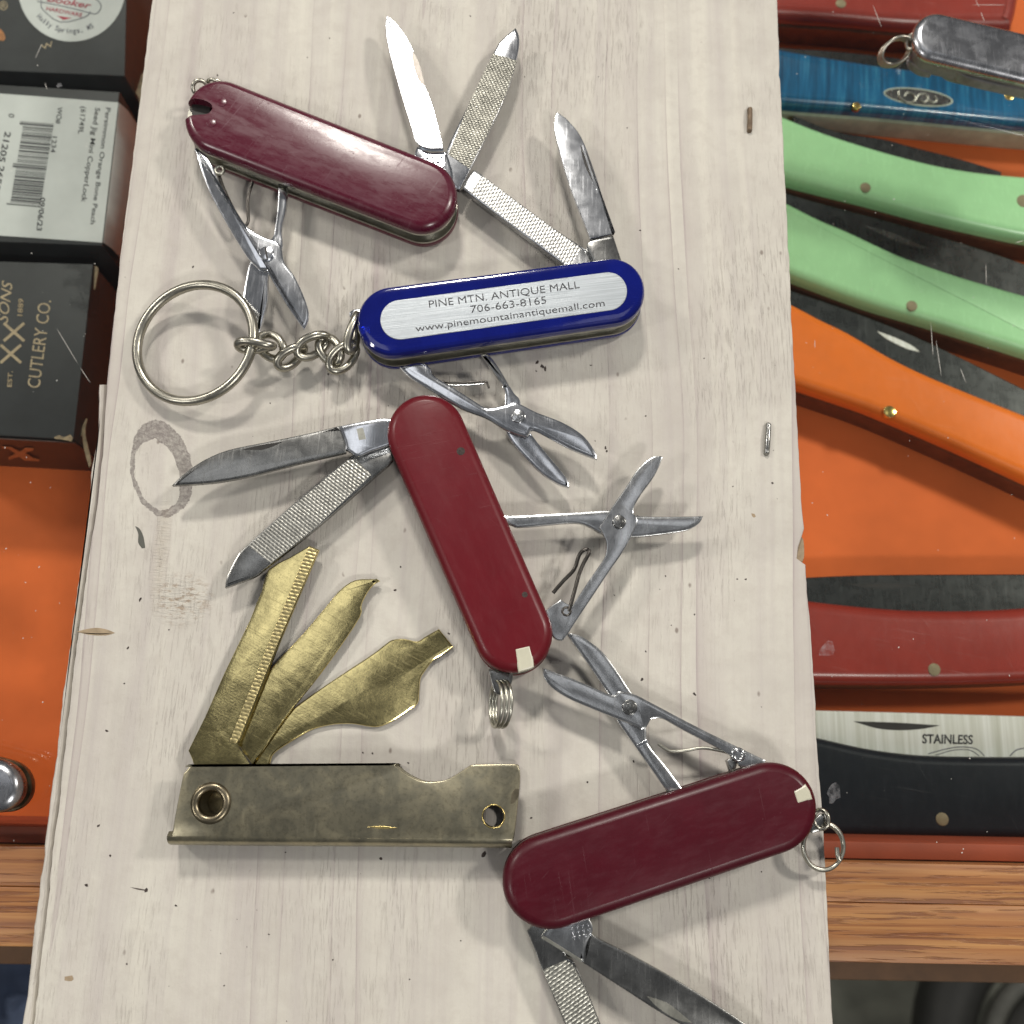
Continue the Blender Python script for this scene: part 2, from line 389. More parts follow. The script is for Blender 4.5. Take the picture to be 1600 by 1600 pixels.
M['box_maroon'] = plain("dark_brown_card", (0.050, 0.018, 0.010), 0.4, var=0.3, scale=150)
M['card_edge'] = plain("worn_card_edge", (0.30, 0.22, 0.13), 0.7, var=0.4, scale=900)
M['label_white'] = plain("white_label_paper", (0.56, 0.57, 0.55), 0.6, var=0.10, scale=90)
M['label_side'] = plain("grey_label_fold", (0.42, 0.39, 0.37), 0.6, var=0.2, scale=90)
M['print_black'] = plain("black_print", (0.05, 0.05, 0.055), 0.6, var=0.5, scale=1500)
M['print_grey'] = plain("grey_print", (0.14, 0.14, 0.17), 0.6, var=0.3, scale=1500)
M['print_red'] = plain("red_print", (0.42, 0.03, 0.06), 0.6, var=0.3, scale=1500)
M['print_tan'] = plain("tan_print", (0.43, 0.33, 0.20), 0.5, var=0.3, scale=700)
M['print_bronze'] = plain("bronze_foil_print", (0.45, 0.20, 0.08), 0.4, 0.4, var=0.4, scale=500)
M['concrete'] = plain("concrete_floor", (0.115, 0.118, 0.095), 0.8, var=0.35, scale=16)
M['denim'] = plain("navy_denim", (0.05, 0.07, 0.12), 0.9, var=0.4, scale=60)
M['rubber'] = plain("black_rubber", (0.02, 0.02, 0.017), 0.6, var=0.3, scale=40)
M['hub'] = plain("grey_hub", (0.10, 0.10, 0.085), 0.6, var=0.3, scale=40)
M['dust'] = plain("dust_and_scratches", (0.62, 0.60, 0.56), 0.8, var=0.2, scale=900)

# ------------------------------------------------------------------ mesh helpers
def smooth(pts, n=5, corner=52):
    """Catmull-Rom through closed points, keeping sharp corners sharp"""
    N = len(pts); V = [Vector(p) for p in pts]; out = []
    sharp = []
    for i in range(N):
        a = V[i] - V[i - 1]; b = V[(i + 1) % N] - V[i]
        ang = abs(math.degrees(a.angle(b))) if a.length > 0 and b.length > 0 else 0
        sharp.append(ang > corner)
    for i in range(N):
        p1, p2 = V[i], V[(i + 1) % N]
        p0 = V[i - 1] if not sharp[i] else p1
        p3 = V[(i + 2) % N] if not sharp[(i + 1) % N] else p2
        for k in range(n):
            t = k / n
            if sharp[i] and sharp[(i + 1) % N] and k: continue
            q = 0.5 * ((2 * p1) + (p2 - p0) * t + (2 * p0 - 5 * p1 + 4 * p2 - p3) * t * t + (-p0 + 3 * p1 - 3 * p2 + p3) * t ** 3)
            out.append(q)
    return out

def hull(ax, ay, ra, bx, by, rb, n=26):
    """px outline of a body with two round ends"""
    A, B = Vector((ax, ay)), Vector((bx, by)); d = B - A; L = d.length
    th = math.atan2(d.y, d.x); off = math.acos(max(-1, min(1, (ra - rb) / L)))
    pts = []
    for k in range(n + 1):
        a = th + off + (2 * math.pi - 2 * off) * k / n
        pts.append(A + ra * Vector((math.cos(a), math.sin(a))))
    for k in range(n + 1):
        a = th - off + 2 * off * k / n
        pts.append(B + rb * Vector((math.cos(a), math.sin(a))))
    return pts

def area2(poly): return sum(poly[i - 1].x * poly[i].y - poly[i].x * poly[i - 1].y for i in range(len(poly)))
def inset(poly, d):
    """offset a CCW world polygon inwards by d (metres)"""
    N = len(poly); out = []
    for i in range(N):
        a = (poly[i] - poly[i - 1]); b = (poly[(i + 1) % N] - poly[i])
        if a.length < 1e-9: a = b
        if b.length < 1e-9: b = a
        na = Vector((-a.y, a.x)).normalized(); nb = Vector((-b.y, b.x)).normalized()
        m = na + nb
        if m.length < 0.3: m = na
        m.normalize()
        k = 1 / max(0.5, m.dot(na))
        out.append(poly[i] + m * d * k)
    return out

def to_world(px_pts, z):
    w = [P(p[0], p[1], z).xy for p in px_pts]
    # drop near-duplicates
    o = []
    for q in w:
        if not o or (q - o[-1]).length > 2e-5: o.append(q)
    if (o[0] - o[-1]).length < 2e-5: o.pop()
    if area2(o) < 0: o.reverse()
    return o

def link(name, me, mat, parent=None, kind=None):
    o = bpy.data.objects.new(name, me); COL.objects.link(o)
    if mat is not None:
        me.materials.append(M[mat] if isinstance(mat, str) else mat)
    if parent is not None:
        o.parent = parent
    if kind: o['kind'] = kind
    return o
def root_loc(parent):
    v = Vector((0, 0, 0))
    while parent is not None:
        v += parent.location; parent = parent.parent
    return v
def finish(bm, name, mat, parent, angle=35, extra=(), kind=None):
    off = root_loc(parent)
    bmesh.ops.recalc_face_normals(bm, faces=bm.faces[:])
    bmesh.ops.translate(bm, verts=bm.verts[:], vec=-off)
    me = bpy.data.meshes.new(name); bm.to_mesh(me); bm.free()
    me.polygons.foreach_set("use_smooth", [True] * len(me.polygons))
    me.set_sharp_from_angle(angle=math.radians(angle))
    o = link(name, me, mat, parent, kind)
    for m in extra: me.materials.append(M[m])
    return o

def rings_solid(rings, name, mat, parent, angle=35, cap=True, ret_bm=False, zf=None):
    """rings: list of (poly, z mm) bottom to top, all with the same vertex count"""
    bm = bmesh.new(); prev = None; N = len(rings[0][0])
    for poly, z in rings:
        vs = [bm.verts.new((p.x, p.y, z * MM + (zf(p) if zf else 0))) for p in poly]
        if prev:
            for i in range(N): bm.faces.new((prev[i - 1], prev[i], vs[i], vs[i - 1]))
        elif cap: bm.faces.new(list(reversed(vs)))
        prev = vs
    if cap: bm.faces.new(prev)
    if ret_bm: return bm
    return finish(bm, name, mat, parent, angle)

def plate(px_pts, z0, z1, name, mat, parent, bevel=0.12, curve=True, tilt=None, zplane=None, n=4, crown=None):
    """flat piece cut to an outline, with a small rounded top and bottom edge.
    tilt=(gx, gy) leans it: rise per metre along x and y about its centre"""
    pts = smooth(px_pts, n) if curve else [Vector(p) for p in px_pts]
    w = to_world(pts, z1 if zplane is None else zplane)
    c = sum(w, Vector((0, 0))) / len(w)
    zf = (lambda p: (p.x - c.x) * tilt[0] + (p.y - c.y) * tilt[1]) if tilt else None
    b = bevel
    R_ = [(inset(w, b * MM * 0.7), z0), (w, z0 + b), (w, z1 - b), (inset(w, b * MM * 0.35), z1 - b * 0.3), (inset(w, b * MM), z1)]
    if crown is None and mat in ('steel', 'steel_blue', 'steel_dark', 'brass') and z1 - z0 > 0.6: crown = (0.42, 0.075)
    if crown and mat == 'brass': crown = (0.45, 0.035)
    if crown: R_.append((inset(w, (b + crown[0]) * MM), z1 + crown[1]))
    return rings_solid(R_, name, mat, parent, 16, zf=zf)

def scale_piece(hullpx, z0, z1, name, mat, parent, flip=False, zplane=6.5, edge=1.9, round_=None):
    w = to_world(hullpx, zplane); h = z1 - z0
    prof = round_
    if not prof:
        prof = [(0.10, 0.0), (0.0, 0.12)]
        for k in range(10):
            ph = math.radians(64 * k / 9)
            prof.append((1.55 * (1 - math.cos(ph)) / (1 - math.cos(math.radians(64))), 0.30 + 0.68 * math.sin(ph) / math.sin(math.radians(64))))
        prof.append((1.75, 1.0))
    if flip: R_ = [(inset(w, d * MM), z1 - t * h) for d, t in reversed(prof)]
    else: R_ = [(inset(w, d * MM), z0 + t * h) for d, t in prof]
    return rings_solid(R_, name, mat, parent, 17)

def tube(path, r, name, mat, parent, closed=False, seg=10, ret=False, bm=None):
    """path: world points (m), r mm or list"""
    bm = bm or bmesh.new(); N = len(path); prev = None; first = None
    up = Vector((0, 0, 1)); last_n = None
    for i, p in enumerate(path):
        if closed: t = path[(i + 1) % N] - path[i - 1]
        else: t = path[min(i + 1, N - 1)] - path[max(i - 1, 0)]
        t.normalize()
        if last_n is None:
            nrm = t.cross(up if abs(t.z) < 0.95 else Vector((1, 0, 0))).normalized()
        else:
            nrm = (last_n - t * last_n.dot(t)).normalized()
        last_n = nrm; bn = t.cross(nrm)
        rr = (r[i] if isinstance(r, (list, tuple)) else r) * MM
        vs = [bm.verts.new(p + nrm * rr * math.cos(a) + bn * rr * math.sin(a)) for a in [2 * math.pi * k / seg for k in range(seg)]]
        if prev:
            for k in range(seg): bm.faces.new((prev[k - 1], prev[k], vs[k], vs[k - 1]))
        else: first = vs
        prev = vs
    if closed:
        # match the twist
        best = min(range(seg), key=lambda s: sum((prev[k].co - first[(k + s) % seg].co).length for k in range(seg)))
        for k in range(seg): bm.faces.new((prev[k - 1], prev[k], first[(k + best) % seg], first[(k - 1 + best) % seg]))
    else:
        bm.faces.new(list(reversed(first))); bm.faces.new(prev)
    if ret: return bm
    return finish(bm, name, mat, parent, 60)

def spline3(pts, n=6, closed=False):
    out = []; N = len(pts); rng = N if closed else N - 1
    for i in range(rng):
        p1, p2 = pts[i], pts[(i + 1) % N]
        p0 = pts[i - 1] if (closed or i > 0) else p1
        p3 = pts[(i + 2) % N] if (closed or i + 2 < N) else p2
        for k in range(n):
            t = k / n
            out.append(0.5 * ((2 * p1) + (p2 - p0) * t + (2 * p0 - 5 * p1 + 4 * p2 - p3) * t * t + (-p0 + 3 * p1 - 3 * p2 + p3) * t ** 3))
    if not closed: out.append(pts[-1])
    return out

def wire(pxz, r, name, mat, parent, n=6, closed=False, seg=10):
    pts = [P(a, b, c) for a, b, c in pxz]
    return tube(spline3(pts, n, closed), r, name, mat, parent, closed, seg)

def torus(c, u, v, R1, R2, r, name, mat, parent, n=48, seg=12):
    path = [c + u * R1 * math.cos(2 * math.pi * k / n) + v * R2 * math.sin(2 * math.pi * k / n) for k in range(n)]
    return tube(path, r, name, mat, parent, True, seg)

def disc(px, py, z0, z1, r, name, mat, parent, seg=24, bevel=0.15, zplane=None):
    c = P(px, py, z1 if zplane is None else zplane).xy
    w = [c + Vector((math.cos(a), math.sin(a))) * r * MM for a in [2 * math.pi * k / seg for k in range(seg)]]
    return rings_solid([(w, z0), (w, z1 - bevel), (inset(w, bevel * 0.4 * MM), z1 - bevel * 0.25), (inset(w, bevel * MM), z1)], name, mat, parent, 50)

def thing(name, label, cat, px, py, z, group=None):
    o = bpy.data.objects.new(name, None); COL.objects.link(o)
    o.empty_display_size = 0.005
    o.location = P(px, py, z); o['label'] = label; o['category'] = cat
    if group: o['group'] = group
    return o

def boolean(o, cutters):
    dg = bpy.context.evaluated_depsgraph_get()
    for c in cutters:
        m = o.modifiers.new("cut", 'BOOLEAN'); m.object = c; m.operation = 'DIFFERENCE'; m.solver = 'EXACT'
    bpy.context.view_layer.update()
    dg = bpy.context.evaluated_depsgraph_get()
    me = bpy.data.meshes.new_from_object(o.evaluated_get(dg))
    o.modifiers.clear(); old = o.data; o.data = me; me.name = old.name
    me.polygons.foreach_set("use_smooth", [True] * len(me.polygons))
    me.set_sharp_from_angle(angle=math.radians(35))
    for c in cutters: bpy.data.objects.remove(c)

def text(body, p0, p1, height_px, z, name, mat, parent, plane='z', ypt=None, bold=0.0, mirror=False, thick=0.03, shear=0.0, align_fit=True):
    """flat lettering whose baseline runs p0->p1 in photo px, height = cap height in px, to the left of the baseline"""
    cu = bpy.data.curves.new("lettering", 'FONT'); cu.body = body; cu.size = 1.0; cu.offset = bold; cu.shear = shear
    cu.resolution_u = 3
    o = bpy.data.objects.new("lettering", cu); COL.objects.link(o)
    bpy.context.view_layer.update()
    dg = bpy.context.evaluated_depsgraph_get()
    me = bpy.data.meshes.new_from_object(o.evaluated_get(dg))
    bpy.data.objects.remove(o)
    xs = [v.co.x for v in me.vertices]; x0, x1 = min(xs), max(xs)
    a, b = Vector(p0), Vector(p1); e = (b - a); up = Vector((e.y, -e.x)).normalized() * height_px
    cap = 0.70
    off = root_loc(parent)
    for v in me.vertices:
        q = a + e * ((v.co.x - x0) / (x1 - x0)) + up * (v.co.y / cap)
        if plane == 'z': w3 = P(q.x, q.y, z)
        else: w3 = py_plane(q.x, q.y, plane)
        v.co = w3 - off
    bm = bmesh.new(); bm.from_mesh(me); bpy.data.meshes.remove(me)
    nz = Vector((0, 0, 1)) if plane == 'z' else Vector((0, -1, 0))
    r = bmesh.ops.extrude_face_region(bm, geom=bm.faces[:])
    vs = [g for g in r['geom'] if isinstance(g, bmesh.types.BMVert)]
    bmesh.ops.translate(bm, verts=vs, vec=nz * thick * MM)
    bmesh.ops.recalc_face_normals(bm, faces=bm.faces[:])
    me = bpy.data.meshes.new(name); bm.to_mesh(me); bm.free()
    return link(name, me, mat, parent)
def py_plane(px, py, Y):
    d = R @ Vector(((px - 800) / FPX, (800 - py) / FPX, -1))
    t = (Y - CAM.y) / d.y
    return CAM + d * t

# ================================================================== SETTING
ZG = -19.0        # top of the case glass = underside of the board
ZF = -64.0        # orange lining
# floor of the room, far below and out of focus
bm = bmesh.new(); z = -0.85
for a, b in ((-4, -4), (4, -4), (4, 4), (-4, 4)): bm.verts.new((a, b, z))
bm.faces.new(bm.verts[:]); fl = finish(bm, "floor", 'concrete', None); fl['kind'] = 'structure'
fl['label'] = 'dim grey concrete floor far below the display case'

def box_px(x0, y0, x1, y1, zt, zb, name, mat, parent, bevel=0.4):
    """box whose top face has photo corners (x0,y0),(x1,y1) on plane zt; sides vertical, axes along world X/Y"""
    a = P(x0, y0, zt); b = P(x1, y1, zt)
    X0, X1 = sorted((a.x, b.x)); Y0, Y1 = sorted((a.y, b.y))
    return box_w(X0, Y0, X1, Y1, zt, zb, name, mat, parent, bevel)
def box_w(X0, Y0, X1, Y1, zt, zb, name, mat, parent, bevel=0.4):
    w = [Vector(p) for p in ((X0, Y0), (X1, Y0), (X1, Y1), (X0, Y1))]
    return rings_solid([(w, zb), (w, zt - bevel), (inset(w, bevel * 0.35 * MM), zt - bevel * 0.3), (inset(w, bevel * MM), zt)], name, mat, parent, 30)

case = thing("display_case", "oak framed glass display case lined in orange under the board", "display case", 1450, 1420, ZG - 60)
YF = P(800, 1337, ZG).y                                   # inner edge of the rail
XL, XR = -0.22, 0.24; YB = 0.30
box_w(XL, P(800, 1330, ZF).y - 0.004, XR, YB, ZF, ZF - 6, "lining", 'felt', case, 0.1)
# front rail: two strips with a joint, then a darker ledge below
y1 = P(800, 1337, ZG + 0.5).y; y2 = P(800, 1400, ZG + 0.5).y; y3 = P(800, 1494, ZG + 0.5).y
box_w(XL, y2 + 0.00002, XR, y1, ZG + 0.42, ZF - 16, "rail_strip", 'oak', case, 0.25)
box_w(XL, y3, XR, y2 - 0.00002, ZG + 0.6, ZF - 16, "rail_strip", 'oak', case, 0.3)
y4 = P(800, 1517, ZF - 20).y
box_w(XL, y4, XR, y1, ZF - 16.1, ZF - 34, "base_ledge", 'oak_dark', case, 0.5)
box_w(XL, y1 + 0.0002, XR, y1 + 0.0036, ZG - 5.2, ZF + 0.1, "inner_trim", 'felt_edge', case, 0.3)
g = box_w(XL, y1 + 0.0002, XR, YB, ZG, ZG - 5, "glass_top", 'glass', case, 0.2)

# dust, lint and hair scratches lying on the glass
def blob(bm, c, r, z, jag=0.4, n=7, stretch=1.0, ang=0.0, h=0.03):
    vs = []
    for k in range(n):
        a = 2 * math.pi * k / n; q = r * (1 - jag * random.random())
        u, v = q * math.cos(a) * stretch, q * math.sin(a)
        vs.append(bm.verts.new((c.x + (u * math.cos(ang) - v * math.sin(ang)) * MM, c.y + (u * math.sin(ang) + v * math.cos(ang)) * MM, (z + 0.012 + h) * MM)))
    f = bm.faces.new(vs)
    top = bmesh.ops.extrude_face_region(bm, geom=[f])
    for v in [q for q in top['geom'] if isinstance(q, bmesh.types.BMVert)]: v.co.z += 0.012 * MM
bm = bmesh.new()
for k in range(130):
    px = random.choice([random.uniform(1225, 1600), random.uniform(1225, 1600), random.uniform(0, 150)])
    py = random.uniform(0, 1340)
    blob(bm, P(px, py, ZG), random.uniform(0.04, 0.15), ZG, stretch=random.uniform(1, 2.2), ang=random.uniform(0, 3))
for (x0, y0_, x1, y1_) in ((1363, 6, 1378, 45), (1516, 8, 1577, 8), (1524, 0, 1530, 12), (1532, 18, 1538, 35), (1454, 502, 1458, 560), (1462, 530, 1471, 590),
                           (1273, 530, 1273, 545), (1421, 688, 1421, 690), (1540, 410, 1541, 445), (1500, 575, 1510, 600), (88, 512, 124, 572), (124, 572, 143, 601),
                           (70, 128, 74, 141), (55, 92, 66, 68), (1585, 380, 1600, 376)):
    a, b = P(x0, y0_, ZG), P(x1, y1_, ZG); d = (b - a); L = d.length * 1000; ang = math.atan2(d.y, d.x)
    blob(bm, (a + b) / 2, 0.06, ZG, 0.2, 8, max(1.5, L / 0.12), ang)
bmesh.ops.translate(bm, verts=bm.verts[:], vec=(0, 0, 0.00003))
finish(bm, "dust", 'dust', case, kind='stuff')
bm = bmesh.new()
for (x, y, r, s, a) in ((1292, 1014, 2.0, 1.3, 0.9), (1302, 1240, 1.6, 1.6, 1.3), (93, 133, 0.9, 1.0, 0)):
    blob(bm, P(x, y, ZG), r, ZG, 0.5, 11, s, a, 0.01)
sm = NT("finger_smudge"); tr = sm.t.nodes.new("ShaderNodeBsdfTransparent"); mx = sm.t.nodes.new("ShaderNodeMixShader")
sm.set(Base_Color=(0.55, 0.55, 0.58), Roughness=0.6); sm.l(sm.ramp(sm.noise(sm.map(), 700, 3), [(0.4, 0.02), (0.7, 0.16)]), mx.inputs[0])
sm.l(tr.outputs[0], mx.inputs[1]); sm.l(sm.b.outputs[0], mx.inputs[2]); sm.l(mx.outputs[0], sm.out.inputs[0])
finish(bm, "smudge", sm.m, case, kind='stuff')

# ------------------------------------------------------------------ things on the floor
wc = P(1640, 1640, -700)
t = bpy.data.objects.new("wheel", None); COL.objects.link(t); t.location = wc; t['label'] = "blurred black rubber wheel with grey hub on the floor at lower right"; t['category'] = "wheel"
torus(wc, Vector((1, 0, 0)), Vector((0, 1, 0)), 0.085, 0.09, 24, "tyre", 'rubber', t, 40, 12)
torus(wc + Vector((0, 0, 0.012)), Vector((1, 0, 0)), Vector((0, 1, 0)), 0.052, 0.056, 8, "rim", 'hub', t, 40, 8)
torus(wc + Vector((0, 0, 0.0)), Vector((1, 0, 0)), Vector((0, 1, 0)), 0.026, 0.028, 24, "hub_cap", 'rubber', t, 30, 8)
# corner of navy fabric folds (lower left)
bm = bmesh.new(); NX, NY = 60, 24
c0 = P(20, 1560, -420)
grid = []
for i in range(NX + 1):
    row = []
    for j in range(NY + 1):
        u = (i / NX - 0.5) * 0.34; v = (j / NY - 0.5) * 0.30
        s = u * 0.80 + v * -0.62
        hgt = 0.012 * math.sin(s * 210) + 0.006 * math.sin(s * 95 + 1.3 + v * 12) - 0.25 * (u * u + v * v)
        row.append(bm.verts.new((c0.x + u - 0.03, c0.y + v, c0.z + hgt)))
    grid.append(row)
for i in range(NX):
    for j in range(NY): bm.faces.new((grid[i][j], grid[i + 1][j], grid[i + 1][j + 1], grid[i][j + 1]))
r = bmesh.ops.extrude_face_region(bm, geom=bm.faces[:])
bmesh.ops.translate(bm, verts=[q for q in r['geom'] if isinstance(q, bmesh.types.BMVert)], vec=(0, 0, -0.43))
o = finish(bm, "folded_fabric", 'denim', None, 60)
o['label'] = "dark navy fabric in slanting folds below the left end of the rail"; o['category'] = "fabric"

# ================================================================== THE BOARD
ledge = [(310, -300), (237, 0), (220, 137), (205, 260), (188, 390), (180, 470), (173, 530), (166, 598)]
left_low = [(166, 598), (164, 640), (160, 700), (154, 760), (149, 800), (141, 850), (133, 905), (125, 960), (117, 1020), (109, 1092), (99, 1180), (92, 1250), (81, 1330), (75, 1400), (66, 1470), (58, 1544), (52, 1600), (32, 1780)]
right = [(1197, -300), (1215, 0), (1216.5, 40), (1219, 100), (1217.6, 116), (1219.6, 125), (1222, 170), (1225, 225), (1226, 262), (1231, 350), (1232, 385), (1234, 400), (1237.5, 500), (1246, 650), (1250, 730),
         (1254, 800), (1257, 825), (1254, 838), (1247.5, 855), (1246, 872), (1259, 882), (1262, 925), (1267, 975), (1270, 1025), (1275, 1100), (1276, 1150), (1280, 1200), (1284, 1250), (1289, 1325), (1292, 1390), (1295, 1450), (1298, 1530), (1302, 1600), (1312, 1780)]
board = thing("wooden_board", "whitewashed pine board carrying the open pocket knives, with oval knot", "board", 800, 800, ZG)
def jag(pts, amp, step=11):
    out = []
    for i in range(len(pts) - 1):
        a, b = Vector(pts[i]), Vector(pts[i + 1]); n = max(1, int((b - a).length / step))
        for k in range(n):
            q = a.lerp(b, k / n); out.append(Vector((q.x + random.uniform(-amp, amp), q.y)))
    out.append(Vector(pts[-1])); return out
outline = jag(ledge, 0.5) + jag(left_low, 0.7)[1:] + list(reversed(jag(right, 0.5)))
wpoly = to_world(outline, 0)
rings_solid([(wpoly, ZG), (wpoly, -0.45), (inset(wpoly, 0.14 * MM), -0.12), (inset(wpoly, 0.5 * MM), 0.0)], "plank", 'board', board, 25)
# split-off strip along the lower left edge, slightly lower, crack between
so = [(152, 598), (151, 650), (150, 680), (146, 705), (140, 730), (137, 780), (128, 850), (120, 905), (112, 965), (107, 1005), (100, 1055), (94, 1092), (85, 1180), (79, 1220), (74, 1262), (67.5, 1307), (65, 1350), (60, 1372), (57, 1400), (53, 1425), (49, 1459), (44, 1510), (41, 1544), (36, 1570), (32, 1600), (12, 1780)]
gap = [2.6] * 4 + [2.2] * 5 + [1.8] * 4 + [1.0] * 3 + [0.6] * 2
si = [Vector((p[0] - gq, p[1])) for p, gq in zip(left_low, gap)]
sw = to_world(jag(so, 0.8) + list(reversed(jag(si, 0.6))), -0.5)
rings_solid([(sw, ZG + 0.05), (sw, -1.6), (inset(sw, 0.35 * MM), -0.75), (inset(sw, 0.6 * MM), -0.5)], "edge_splinter", 'board', board, 25)
cr = to_world([(p[0] - 8, p[1]) for p in left_low] + [(p[0] + 6, p[1]) for p in reversed(left_low)], -6)
# bare wood where a chip broke from the right edge
ch = plate([(1252, 838), (1256, 845), (1257, 868), (1254, 878), (1244, 876), (1245, 855)], -4.0, -1.2, "bare_chip", 'raw_wood', board, 0.2, zplane=-1.2)
# dents and specks
def dent(pts, name, mat):
    return plate(pts, -0.3, 0.03, name, mat, board, 0.01, True, zplane=0)
bm = bmesh.new()
SP = [(167, 1142, .42), (194, 1068, .3), (200, 1012, .32), (219, 937, .45), (264, 984, .25), (302, 417, .35), (422, 630, .25), (545, 984, .55), (626, 886, .3), (617, 922, .35), (701, 990, .3),
      (1003, 1062, .5), (1085, 1084, .35), (1049, 977, .2), (946, 700, .4), (948, 705, .4), (839, 566, .5), (847, 572, .6), (852, 577, .5), (923, 571, .25), (838, 580, .3), (595, 1342, .5), (755, 1336, .8), (446, 1332, .25),
      (513, 585, .4), (930, 689, .2), (1009, 650, .3), (960, 930, .2), (918, 1222, .3), (1108, 1372, .3), (1009, 1018, .25), (228, 1391, .5), (172, 1337, .3), (154, 1290, .35), (198, 1506, .3), (135, 1383, .4), (275, 1415, .25),
      (1040, 900, .25), (700, 560, .2), (638, 1192, .25), (567, 1176, .3), (582, 1177, .25), (830, 1278, .25), (990, 1190, .25), (1085, 960, .3), (1207, 755, .3), (1165, 905, .3), (1152, 905, .25), (1145, 760, .2), (1122, 1210, .2), (1190, 1362, .2),
      (735, 25, .25), (820, 120, .2), (980, 200, .25), (935, 120, .2), (340, 118, .35), (365, 20, .2), (480, 90, .2), (515, 60, .25), (1060, 420, .25), (1100, 560, .2), (420, 1460, .25), (520, 1500, .2), (640, 1530, .25), (350, 1540, .2), (720, 1470, .2), (1000, 360, .3)]
for k in range(60):
    SP.append((random.uniform(190, 1220), random.uniform(0, 1600), random.uniform(0.05, 0.16)))
for x, y, r in SP:
    blob(bm, P(x, y, 0), r * 0.75, 0, 0.55, 7, random.uniform(1, 1.9), random.uniform(0, 3), 0.012)
finish(bm, "dirt_speck", 'speck', board, kind='stuff')
dent([(120, 987), (135, 983), (152, 981), (168, 984), (180, 989), (165, 993), (140, 992)], "dent", 'raw_wood')
dent([(122, 988), (150, 989.5), (176, 989.5), (160, 991.5), (138, 990.5)], "crack_line", 'crack')
dent([(101, 1526), (113, 1524), (115, 1530), (111, 1533), (101, 1532)], "dent", 'raw_wood')
dent([(203, 1386), (216, 1388), (230, 1390.5), (229, 1392), (215, 1390)], "crack_line", 'crack')
dent([(211, 822), (218, 826), (224, 838), (227, 856), (222, 857), (216, 848), (216, 834)], "bark_scar", M_ := 'hub')
dent([(1174, 802), (1179, 803), (1181, 807), (1178, 809), (1175, 806)], "dent", 'raw_wood')
# staples
def staple(x0, y0, x1, y1, rust):
    s_ = []
    a, b = P(x0, y0, 0.25), P(x1, y1, 0.25)
    bm_path = [a + Vector((0, 0, -0.006)), a + Vector((0, 0, -0.0004)), a.lerp(b, 0.06) + Vector((0, 0, 0.0001)), a.lerp(b, 0.5) + Vector((0, 0, 0.0003)), a.lerp(b, 0.94) + Vector((0, 0, 0.0001)), b + Vector((0, 0, -0.0004)), b + Vector((0, 0, -0.006))]
    return tube(spline3(bm_path, 4), 0.55, "staple", rust, board, seg=8)
staple(1171.5, 171, 1171, 204, 'rust'); staple(1200.5, 664, 1197.5, 708, 'steel_dark')

# ================================================================== KNIFE PARTS
def sak(body, red, root, zb=0.0, zplane=6.5, top_profile=None):
    """the shared stack: lower scale, liner, spring core, liner, upper scale"""
    h = hull(*body)
    scale_piece(h, zb + 0.0, zb + 2.5, "handle_scale", red, root, flip=True)
    w = to_world(h, zplane)
    def ins(d): return inset(w, d * MM)
    rings_solid([(ins(0.15), zb + 2.5), (ins(0.15), zb + 3.05)], "liner", 'liner', root)
    rings_solid([(ins(1.6), zb + 3.05), (ins(1.6), zb + 5.85)], "back_spring", 'steel_dark', root)
    rings_solid([(ins(0.12), zb + 5.85), (ins(0.12), zb + 6.38)], "liner", 'liner', root)
    return scale_piece(h, zb + 6.38, zb + 8.9, "handle_scale", red, root, round_=top_profile)

def rivet(px, py, z0, z1, r, parent, mat='steel', slot=False, name="rivet"):
    o = disc(px, py, z0, z1 + 0.1, r, name, mat, parent, 24, 0.16)
    disc(px, py, z1, z1 + 0.18, r * 0.55, "rivet_centre", mat, o, 20, 0.05)
    return o
def eyelet(px, py, z, r, wr, parent, name="spring_eye", mat='liner'):
    c = P(px, py, z)
    return torus(c, Vector((1, 0, 0)), Vector((0, 1, 0)), r * MM, r * MM, wr, name, mat, parent, 20, 8)
def groove(pts, z, parent, mat='dark_gap', name="nail_nick", tilt=None, base=None):
    return plate(pts, z - 0.25, z + 0.02, name, mat, parent, 0.008, True, zplane=z)

# ------------------------------------------------------------------ knife 1 (top left)
k1 = thing("pocket_knife", "glossy worn cranberry red pocket knife at upper left, empty notch at its end", "pocket knife", 505, 255, 0, "small folding pocket knives on the board")
top = sak((348, 189, 57, 659, 311, 55.5), 'red_k1', k1)
cut = plate([(278, 166), (296, 158), (318, 160), (331, 166), (334, 174), (326, 182), (306, 184), (280, 188)], 5.0, 12.0, "cutter", None, None, 0.1, zplane=8.0)
boolean(top, [cut])
plate([(300, 160), (329, 166), (327, 181), (300, 182)], 6.4, 6.9, "notch_floor", 'dark_gap', k1, 0.05, zplane=6.9)
for (x, y) in ((347, 160), (330, 192)):
    disc(x, y, 8.75, 8.98, 1.0, "raised_dot", 'red_k1', k1, 20, 0.08)
b1 = plate([(603, 19), (614.6, 27), (625, 40), (634.7, 54.6), (649, 86), (663.5, 132), (678, 172.5), (689.4, 218.5), (693, 236), (670, 236), (652, 227), (643.4, 201), (626, 144), (610, 86), (602, 45)], 4.7, 5.9, "knife_blade", 'steel_blue', k1, 0.12, tilt=(0.01, -0.055), crown=(0.42, 0.02))
plate([(652, 229), (672, 238), (693, 237), (698, 240), (708, 276), (700, 300), (680, 300), (662, 262), (652, 252), (648, 240)], 4.3, 5.75, "tang", 'steel_blue', b1, 0.12)
for i in range(5):
    for j in range(3):
        disc(660 + i * 7.5 + j * 1.5, 246 + j * 8 - i * 0.5, 5.7, 6.05, 0.34, "grip_dimple", 'steel_blue', b1, 7, 0.12)
groove([(642, 77), (651, 90), (659, 112), (665, 141), (658, 132), (650, 116), (645, 98)], 5.96, b1, 'spring')
f1r = math.atan2(-(95 - 267), (808 - 732)) if False else math.radians(66)
